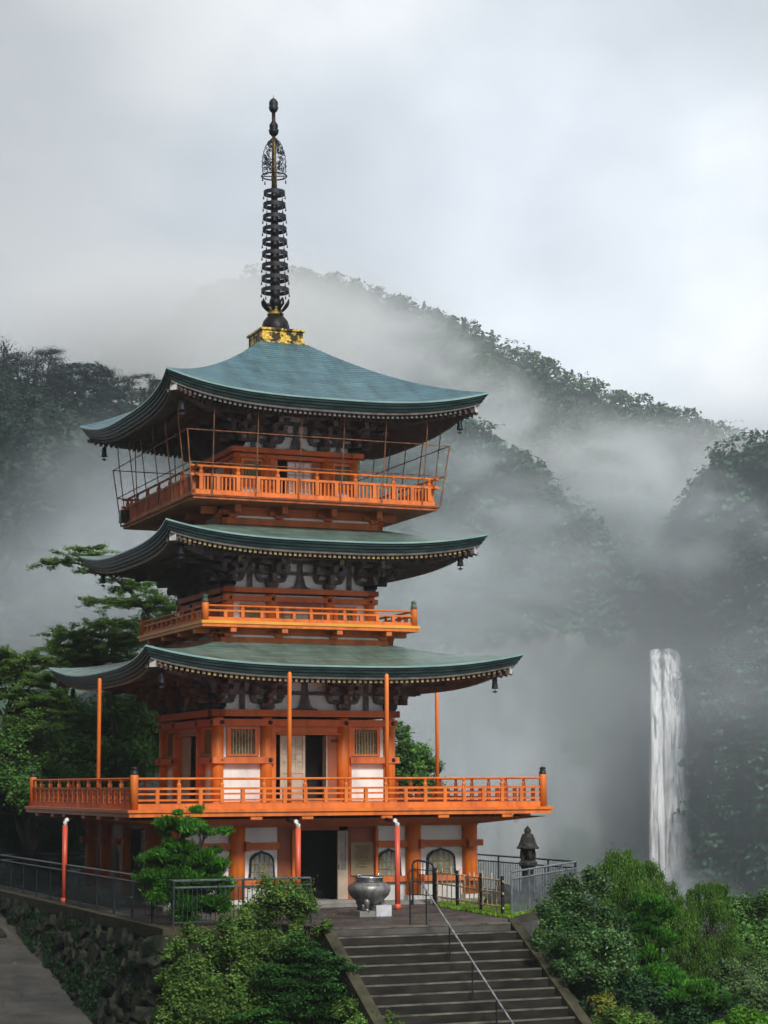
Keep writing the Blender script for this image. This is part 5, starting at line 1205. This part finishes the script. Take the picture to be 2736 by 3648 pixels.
def archetype(rg, kind, n, ls=1.0):
    """leaf sprays of one forest tree of unit height, foot at the origin"""
    if kind == 'cedar':
        h = rg.random(n)**.8; r = (1-h)**.8*.24*np.sqrt(rg.random(n))+.01; t = rg.random(n)*6.283
        p = np.stack([r*np.cos(t), r*np.sin(t), .12+.88*h], 1); d = np.stack([np.cos(t), np.sin(t), -.25+0*t], 1)+rg.normal(size=(n, 3))*.4
        o1 = np.stack([np.cos(t), np.sin(t), .35+0*t], 1); return leaf_quads(p, .13*ls, rg, .6, .55, d/np.linalg.norm(d, axis=1, keepdims=True), nrm=o1)
    if kind == 'pine':
        k = 9; c = np.stack([rg.normal(size=k)*.17, rg.normal(size=k)*.17, .45+.5*rg.random(k)], 1); c[0] = (0, 0, .95)
        q = rg.integers(0, k, n); p = c[q]+rg.normal(size=(n, 3))*np.array([.10, .10, .032]); return leaf_quads(p, .09*ls, rg, 1.2, .6)
    k = 15; d = rnd_dirs(k, rg)*np.array([.36, .36, .34]); d[:, 2] += .55; q = rg.integers(0, k, n)
    o_ = rnd_dirs(n, rg)*np.array([.17, .17, .13])*(.5+.5*rg.random((n, 1))); o_[:, 2] = np.abs(o_[:, 2])*.9
    o1 = o_/(np.linalg.norm(o_, axis=1, keepdims=True)+1e-6); o2 = d[q]-np.array([0, 0, .55]); o2 /= np.linalg.norm(o2, axis=1, keepdims=True)+1e-6
    return leaf_quads(d[q]+o_, .135*ls, rg, 0, .85, nrm=o1*.45+o2*.7+np.array([0, 0, .2]))
def forest(name, label, P_, hgt, mt, rg, kinds, nleaf=90, hv=.45, ls=1.0):
    arch = [archetype(rg, kinds[i % len(kinds)], nleaf, ls) for i in range(6)]
    out = []
    idx = rg.integers(0, 6, len(P_)); hh = hgt*(1+hv*rg.normal(size=len(P_)).clip(-1.6, 1.9)); an = rg.random(len(P_))*6.283
    for a in range(6):
        s = np.where(idx == a)[0]
        if not len(s): continue
        V = arch[a]; c, q = np.cos(an[s])[:, None], np.sin(an[s])[:, None]; H_ = hh[s][:, None]
        x = (V[None, :, 0]*c-V[None, :, 1]*q)*H_+P_[s][:, None, 0]; y = (V[None, :, 0]*q+V[None, :, 1]*c)*H_+P_[s][:, None, 1]; z = V[None, :, 2]*H_+P_[s][:, None, 2]-.22*H_
        out.append(np.stack([x, y, z], -1).reshape(-1, 3))
    o = bulk(name, np.concatenate(out), 4, mt); tag(o, label, 'forest', kind='stuff'); return o
SLOPE = mat('forest_floor', (0.016, 0.040, 0.024), (0.032, 0.070, 0.038), 0.95, 0.05, bump=0.4, bscale=.3)
def rockmat(name, c1, c2, c3):
    m = mat(name, c1, c2, 0.9, 0.06, stretch=(1, 1, .12), lo=.38, hi=.64, bump=.8, bscale=.25, detail=8); nt = m.node_tree; b = nt.nodes['Principled BSDF']
    old = b.inputs['Base Color'].links[0].from_socket
    n2 = N(nt, 'ShaderNodeTexNoise'); n2.inputs['Scale'].default_value = .035; n2.inputs['Detail'].default_value = 4; t = nt.nodes['Texture Coordinate']; L(nt, t, 'Object', n2, 'Vector')
    r = ramp(nt, [(.46, 0.0), (.62, 1.0)]); L(nt, n2, 'Fac', r, 0); mx = N(nt, 'ShaderNodeMixRGB'); mx.inputs['Color2'].default_value = (*c3, 1); L(nt, r, 0, mx, 'Fac'); nt.links.new(old, mx.inputs['Color1']); L(nt, mx, 0, b, 'Base Color')
    return m
CLIFF = rockmat('wet_cliff_rock', (0.075, 0.080, 0.080), (0.23, 0.235, 0.23), (0.035, 0.055, 0.035))
LF_FAR = leafmat('far_forest_leaf', [(0.030, 0.068, 0.030), (0.042, 0.090, 0.036), (0.056, 0.112, 0.042)], trans=0, nscale=.09, nlo=.45, nhi=1.5)
LF_MID = leafmat('mid_forest_leaf', [(0.022, 0.070, 0.038), (0.031, 0.090, 0.047), (0.042, 0.115, 0.056)], trans=0, nscale=.13, nlo=.40, nhi=1.55)
LF_HILL = leafmat('near_hill_leaf', [(0.009, 0.026, 0.024), (0.014, 0.038, 0.031), (0.022, 0.055, 0.038)], trans=0, nscale=.2, nlo=.45, nhi=1.5)
rg = np.random.default_rng(77)
# far mountain
G1 = hillside('mountain', [(-500, 980, 1150), (-120, 930, 1100), (150, 840, 1050), (330, 740, 1030), (450, 640, 1015), (560, 607, 1000), (650, 609, 990), (720, 625, 980), (800, 650, 970), (870, 668, 960), (940, 701, 950), (1010, 725, 940), (1090, 770, 930), (1150, 796, 920), (1240, 841, 910), (1330, 876, 900), (1420, 910, 890), (1500, 930, 880), (1580, 953, 870), (1700, 978, 860), (1900, 1023, 850)],
              [(-600, 1500, 700), (200, 1480, 680), (900, 1400, 660), (1500, 1360, 660), (2000, 1340, 660)], SLOPE, 120, 60, 9, .02, 3, 300)
forest('mountain_forest', 'mist veiled forest covering the far mountain', np.concatenate([on_slope(G1, 5200, rg, 0, .75), on_slope(G1, 900, rg, 0, .025)]), 7.6, LF_FAR, rg, ['round', 'round', 'cedar', 'round', 'pine', 'round'], 70)
# plateau above the falls and its wooded slopes
G2 = hillside('wooded_spur', [(500, 900, 760), (760, 900, 730), (900, 905, 700), (960, 945, 680), (1050, 960, 660), (1075, 1010, 650), (1140, 1040, 640), (1180, 1080, 635), (1220, 1125, 630), (1290, 1165, 625), (1320, 1230, 620), (1400, 1320, 615), (1440, 1350, 612)],
              [(500, 1540, 580), (800, 1520, 592), (900, 1490, 598), (1000, 1480, 602), (1150, 1460, 606), (1300, 1440, 608), (1380, 1410, 608), (1405, 1400, 608), (1430, 1392, 608)], SLOPE, 90, 40, 4, .03, 5, 150)
forest('spur_forest', 'forest on the misty spur left of the waterfall', np.concatenate([on_slope(G2, 1500, rg, 0, .97), on_slope(G2, 260, rg, 0, .03)]), 8.0, LF_MID, rg, ['round', 'cedar', 'pine', 'round', 'cedar', 'round'], 190, ls=.72)
G3 = hillside('wooded_ridge', [(1425, 1352, 616), (1408, 1310, 606), (1440, 1215, 588), (1495, 1125, 575), (1535, 1055, 562), (1580, 1015, 552), (1630, 1000, 546), (1690, 990, 540), (1850, 950, 530)],
              [(1515, 1385, 604), (1528, 1430, 602), (1532, 1500, 599), (1535, 1600, 594), (1530, 1700, 586), (1522, 1850, 575), (1515, 2050, 556), (1750, 2100, 500), (1950, 2150, 480)], SLOPE, 90, 50, 5, .03, 9, 150)
forest('ridge_forest', 'dark forest on the ridge right of the waterfall', np.concatenate([on_slope(G3, 1900, rg, 0, 1, .8), on_slope(G3, 200, rg, 0, .03)]), 8.0, LF_MID, rg, ['round', 'cedar', 'round', 'cedar', 'pine', 'round'], 200, ls=.72)
# cliff face
def cliff():
    n, m_ = 110, 60
    rgc = np.random.default_rng(8)
    T = resample([at(*p) for p in [(550, 1440, 560), (800, 1420, 578), (1000, 1395, 592), (1200, 1380, 598), (1380, 1385, 602), (1412, 1400, 603), (1480, 1400, 603), (1520, 1380, 600), (1600, 1400, 590), (1850, 1400, 570)]], n)
    T[:, 2] += (vnoise(np.arange(n)*.22, np.arange(n)*0+2.5, 6, 4)-.45)*13*np.clip((88-np.arange(n))/10, .15, 1)
    A = np.repeat(T[None], m_, 0); v = np.linspace(0, 1, m_)[:, None]
    A[..., 2] = T[None, :, 2]*(1-v)+(-122)*v
    u_ = np.arange(n)[None]*3.2; w_ = v*150
    d = (vnoise(u_*.09, w_*.018+0*u_, 21, 5)-.5)*16+(vnoise(u_*.35, w_*.05+0*u_, 22, 3)-.5)*4-v*14
    A += -FH*(-d)[..., None]*np.clip(v*5, .2, 1)[..., None]*-1.0*-1.0
    top = T+FH*60+np.array([0, 0, -6.0])
    A = np.concatenate([top[None], A], 0)
    mb = MB(); mb.v = list(map(tuple, A.reshape(-1, 3).tolist())); mb.n = len(mb.v)
    mb.f = [(j*n+i, (j+1)*n+i, (j+1)*n+i+1, j*n+i+1) for j in range(m_) for i in range(n-1)]
    tag(obj('cliff', mb, None, mt=CLIFF, smooth=True), kind='structure')
    return A
AC = cliff()
_e = AC[1]; _k = rg.integers(0, 86, 420); _f = rg.random(420)[:, None]; _p = _e[_k]*(1-_f)+_e[np.minimum(_k+1, 109)]*_f+FH*rg.uniform(-1, 9, (420, 1))+np.array([0, 0, -1.5])
forest('cliff_edge_forest', 'shrubby trees hanging along the cliff edge beside the waterfall', _p, 6.0, LF_MID, rg, ['round', 'round', 'pine', 'round', 'cedar', 'round'], 170, ls=.75)
_q = on_slope(AC[1:], 260, rg, .02, .9); forest('cliff_shrubs', 'shrubs clinging to ledges of the cliff', _q[vnoise(_q[:, 0]*.06, _q[:, 2]*.06, 4) > .52], 3.5, LF_MID, rg, ['round'], 120, ls=.9)
# cliff edge notch: dark rock added to stand in for the dark recess there
boulder('notch_stand_in', tuple(at(1452, 1378, 588)), (5.4, 2.0, 2.4), 'dark rock standing in for the recess above the lip of the waterfall', 31)
# waterfall: many separate veils of falling water
def watermat():
    m = bpy.data.materials.new('falling_water'); m.use_nodes = True; nt = m.node_tree; b = nt.nodes['Principled BSDF']; o = nt.nodes['Material Output']
    b.inputs['Base Color'].default_value = (.96, .965, .975, 1); b.inputs['Roughness'].default_value = .6
    t = N(nt, 'ShaderNodeTexCoord'); mp = N(nt, 'ShaderNodeMapping'); mp.inputs['Scale'].default_value = (1.0, 1.0, .045); L(nt, t, 'Object', mp, 0)
    nz = N(nt, 'ShaderNodeTexNoise'); nz.inputs['Scale'].default_value = .8; nz.inputs['Detail'].default_value = 7; nz.inputs['Roughness'].default_value = .68; nz.inputs['Distortion'].default_value = .6; L(nt, mp, 0, nz, 'Vector')
    uv = N(nt, 'ShaderNodeUVMap'); sp = N(nt, 'ShaderNodeSeparateXYZ'); L(nt, uv, 0, sp, 0)
    e = ramp(nt, [(0.0, 0.0), (.30, .82), (.5, 1.0), (.70, .82), (1.0, 0.0)]); L(nt, sp, 'X', e, 0)          # a strand thins out towards its sides
    f = ramp(nt, [(0.0, .35), (.03, 1.0), (.45, .95), (.75, .62), (1.0, .30)]); L(nt, sp, 'Y', f, 0)         # and breaks into spray on the way down
    m1 = N(nt, 'ShaderNodeMath', operation='MULTIPLY'); L(nt, e, 0, m1, 0); L(nt, f, 0, m1, 1)
    k = N(nt, 'ShaderNodeMapRange', interpolation_type='SMOOTHSTEP'); k.inputs[1].default_value = .40; k.inputs[2].default_value = .60; k.inputs[3].default_value = .10; k.inputs[4].default_value = 1.0; L(nt, nz, 'Fac', k, 0)
    mr = N(nt, 'ShaderNodeMath', operation='MULTIPLY'); L(nt, k, 0, mr, 0); L(nt, m1, 0, mr, 1)
    tr = N(nt, 'ShaderNodeBsdfTransparent'); mx = N(nt, 'ShaderNodeMixShader'); L(nt, mr, 0, mx, 0); L(nt, tr, 0, mx, 1); L(nt, b, 0, mx, 2); L(nt, mx, 0, o, 0)
    return m
WATER = watermat()
mbw = MB(); mbw.uv = []; rw = np.random.default_rng(41)
TOPF = at(1440, 1402, 578)
def veil(x0, x1, y0, x2, x3, D, dd):
    n, m_ = 9, 46; vs = []
    for j in range(m_):
        s = j/(m_-1); f = s**.75
        for i in range(n):
            q = i/(n-1); x = (x0+(x1-x0)*q)*(1-f)+(x2+(x3-x2)*q)*f+(1.4*sin(s*9+dd*5)+.7*sin(s*23+dd*3+q*2))*min(1, s*3); y = y0+(2015-y0)*s
            vs.append(at(x, y, D-dd-6*min(1, s*4)**.5-5*s+.5*sin(q*6+s*7+dd)) - TOPF); mbw.uv.append((q, s))
    mbw.add(vs, [(j*n+i, (j+1)*n+i, (j+1)*n+i+1, j*n+i+1) for j in range(m_-1) for i in range(n-1)])
for a in ((1402, 1420, 1403, 1402, 1446, 0), (1408, 1430, 1401, 1408, 1456, .5), (1404, 1414, 1405, 1404, 1428, .9), (1430, 1446, 1402, 1418, 1466, 1.3), (1438, 1458, 1399, 1430, 1482, 1.7), (1456, 1474, 1403, 1442, 1502, 2.1), (1412, 1424, 1402, 1412, 1450, 2.6), (1434, 1450, 1400, 1426, 1472, 3.0), (1406, 1426, 1403, 1400, 1452, 3.4), (1440, 1470, 1402, 1436, 1508, 3.8)):
    veil(*a[:5], 576, a[5])
wf = obj('waterfall', mbw, None, mt=WATER, smooth=True, loc=tuple(TOPF)); tag(wf, 'tall white waterfall dropping down the misty cliff', 'waterfall', kind='structure')
# sacred rope over the lip
T = empty('sacred_rope', tuple(at(1455, 1366, 593)), 'thin rope with white paper streamers strung above the lip of the waterfall', 'rope')
c0 = np.array(T.location); ends = [at(1412, 1358, 594)-c0, at(1432, 1366, 593)-c0, at(1455, 1368, 593)-c0, at(1478, 1366, 593)-c0, at(1498, 1360, 594)-c0]
obj('rope', MB().tube(ends, .16, 6), T, mt=BAMBOO)
for px in (1431, 1442, 1456, 1474, 1480):
    p = at(px, 1366, 592.6)-c0; obj('paper_streamer', MB().box(p[0]-.35, p[0]+.35, p[1]-.05, p[1]+.05, p[2]-1.1, p[2]+.15), T, mt=PVC)
# near hill on the left with single pines on its crest
G4 = hillside('left_hill', [(-420, 640, 330), (-200, 690, 330), (-60, 800, 330), (0, 812, 330), (70, 830, 330), (140, 850, 330), (200, 862, 332), (260, 874, 335), (340, 884, 340), (420, 900, 345), (560, 975, 350), (640, 1085, 352), (710, 1230, 350), (760, 1390, 345)],
              [(-500, 1750, 200), (-150, 1650, 205), (60, 1560, 225), (180, 1500, 240), (330, 1400, 260), (480, 1340, 285), (600, 1330, 305), (660, 1370, 318), (720, 1420, 328), (765, 1470, 336)], SLOPE, 80, 50, 4, .04, 15, 120)
forest('left_hill_forest', 'dark forest on the near hill at left', np.concatenate([on_slope(G4, 2200, rg, 0, .9), on_slope(G4, 150, rg, 0, .03)]), 4.6, LF_HILL, rg, ['round', 'pine', 'round', 'pine', 'cedar', 'pine'], 230, ls=.62)
def ridge_pine(px, py, D, hgt, seed, label):
    rg_ = np.random.default_rng(seed); foot = at(px, py, D); foot[2] -= hgt
    T = empty('ridge_pine', tuple(foot), label, 'pine tree', 'pines on the crest of the left hill')
    V = []; mb = MB(); lean = rg_.normal()*.05*hgt
    mb.tube([(0, 0, -1), (lean*.4, 0, hgt*.5), (lean, 0, hgt*.97)], [.22, .16, .05], 6)
    for k in range(rg_.integers(7, 10)):
        z = hgt*(.42+.56*rg_.random()); t = rg_.random()*6.28; r = hgt*.42*(1.1-z/hgt*.7)*(.5+.6*rg_.random()); c = np.array([lean*z/hgt+r*cos(t), r*sin(t), z+.03*hgt])
        mb.tube([(lean*z/hgt, 0, z-.06*hgt), c], [.08, .03], 4)
        V.append(leaf_quads(c+rg_.normal(size=(330, 3))*np.array([.125, .125, .036])*hgt*(1.15-.5*z/hgt), .26, rg_, 1.0, .5))
    V.append(leaf_quads(np.array([lean, 0, hgt])+rg_.normal(size=(120, 3))*np.array([.09, .09, .04])*hgt, .25, rg_, 1.0, .5))
    bulk('crown', np.concatenate(V), 4, LF_HILL, T); obj('trunk', mb, T, mt=BARK)
for k, (px, py, hg, lb) in enumerate([(8, 737, 6.5, 'dark tall tree on the hill crest, cut by the left edge'), (72, 755, 5.5, 'broad dark pine on the hill crest, second from the left edge'), (100, 752, 6, 'tallest rounded pine on the hill crest left of the top roof'),
                                     (138, 778, 5.2, 'small tufted pine on the hill crest just right of the tallest one'), (180, 790, 5, 'dark layered pine in the middle of the hill crest'), (210, 787, 5, 'twin topped pine on the hill crest, third from the roof'),
                                     (240, 800, 5, 'slim pine on the hill crest, second from the roof'), (285, 814, 5, 'low spreading pine on the hill crest close to the roof'), (325, 812, 5, 'pale misted pine on the hill crest touching the roof edge'), (40, 762, 6, 'rounded dark tree on the hill crest between the edge tree and the broad pine'), (160, 792, 5, 'thin crowned pine on the hill crest beside the layered pine'), (260, 812, 4.6, 'short pine on the hill crest between the slim and the low one'), (118, 772, 5.4, 'leaning pine behind the tallest one on the hill crest')]):
    ridge_pine(px, py, 331+k, hg*1.45, 200+k, lb)
def far_tree(px, py, D, hgt, seed, label, mt, kind='pine'):
    rg_ = np.random.default_rng(seed); foot = at(px, py, D); foot[2] -= hgt
    T = empty('forest_tree', tuple(foot), label, 'tree', 'single trees rising above the misty forest')
    bulk('crown', archetype(rg_, kind, 420)*hgt*np.array([1.25, 1.25, 1]), 4, mt, T); obj('trunk', MB().tube([(0, 0, -2), (0, 0, hgt*.75)], [.3, .1], 5), T, mt=BARK)
for k, (px, py, D, hg, kd, lb) in enumerate([(818, 620, 968, 9, 'pine', 'flat topped tree standing out on the far mountain crest above the top roof'), (1002, 690, 942, 8, 'cedar', 'pointed tree on the far mountain crest right of the spire'), (1140, 755, 925, 10, 'pine', 'broad tree group on the mountain crest above the right roof tip'),
                                             (1045, 938, 668, 15, 'round', 'tall tree on the misty spur right of the cage'), (1145, 1008, 642, 13, 'pine', 'misty tree on the spur just right of the middle roof tip'), (1215, 1098, 630, 11, 'round', 'rounded tree at the end of the spur above the cliff'), (1265, 1140, 626, 12, 'round', 'bushy tree at the tip of the spur left of the dark crag'),
                                             (1590, 978, 550, 9, 'round', 'dark tree on top of the right hand ridge'), (1640, 966, 545, 9, 'round', 'dark tree at the right edge on top of the ridge'), (1442, 1195, 587, 11, 'round', 'dark jagged tree on the crag above the waterfall')]):
    far_tree(px, py, D, hg, 300+k, lb, LF_FAR if D > 800 else LF_MID, kd)

# ------------------------------------------------------------------ air
def volmat(name, dens, col, noise=None, aniso=0.0):
    m = bpy.data.materials.new(name); m.use_nodes = True; nt = m.node_tree; nt.nodes.clear(); o = N(nt, 'ShaderNodeOutputMaterial')
    v = N(nt, 'ShaderNodeVolumePrincipled'); v.inputs['Color'].default_value = (*col, 1); v.inputs['Density'].default_value = dens; v.inputs['Anisotropy'].default_value = aniso
    L(nt, v, 0, o, 'Volume')
    if noise:
        sc, lo, hi, st, off = noise
        t = N(nt, 'ShaderNodeTexCoord'); ln = N(nt, 'ShaderNodeVectorMath', operation='LENGTH'); L(nt, t, 'Object', ln, 0)
        fo = N(nt, 'ShaderNodeMapRange', interpolation_type='SMOOTHSTEP'); fo.inputs[1].default_value = 1.0; fo.inputs[2].default_value = .25; fo.inputs[3].default_value = 0; fo.inputs[4].default_value = 1
        L(nt, ln, 'Value', fo, 0)
        g = N(nt, 'ShaderNodeNewGeometry'); mp = N(nt, 'ShaderNodeMapping'); mp.inputs['Scale'].default_value = st; mp.inputs['Location'].default_value = off; L(nt, g, 'Position', mp, 0)
        nz = N(nt, 'ShaderNodeTexNoise'); nz.inputs['Scale'].default_value = sc; nz.inputs['Detail'].default_value = 6; nz.inputs['Roughness'].default_value = .6; nz.inputs['Distortion'].default_value = .9; L(nt, mp, 0, nz, 'Vector')
        mr = N(nt, 'ShaderNodeMapRange'); mr.inputs[1].default_value = lo; mr.inputs[2].default_value = hi; mr.inputs[3].default_value = 0; mr.inputs[4].default_value = dens; L(nt, nz, 'Fac', mr, 0)
        mu = N(nt, 'ShaderNodeMath', operation='MULTIPLY'); L(nt, fo, 0, mu, 0); L(nt, mr, 0, mu, 1); L(nt, mu, 0, v, 'Density')
    return m
HZ = volmat('haze_air', HAZE, (.82, .91, .98))
hz_ = MB().box(-1200, 1500, -220, 1450, -126, 520)
tag(obj('haze', hz_, None, mt=HZ), kind='stuff')
def ico():
    bm = bmesh.new(); bmesh.ops.create_icosphere(bm, subdivisions=3, radius=1); me = bpy.data.meshes.new('mist'); bm.to_mesh(me); bm.free(); return me
def mist(px, py, D, rx, ry, rz, dens, sc=.02, lo=.35, hi=.62, tilt=0.0, st=(1, 1, 1.5), seed=0, col=(.86, .925, .965)):
    """bank of drifting cloud: half width rx across the view, rz high, ry deep"""
    me = ico(); me.materials.append(volmat('mist', dens, col, (sc, lo, hi, st, (seed*3.7, seed*1.9, seed*.7))))
    o = bpy.data.objects.new('mist', me); COL.objects.link(o); o.location = at(px, py, D); o.scale = (rx, ry, rz); o.rotation_euler = (0, tilt, -YAW); tag(o, kind='stuff')
    return o
for a in MISTS: mist(*a[0], **a[1])
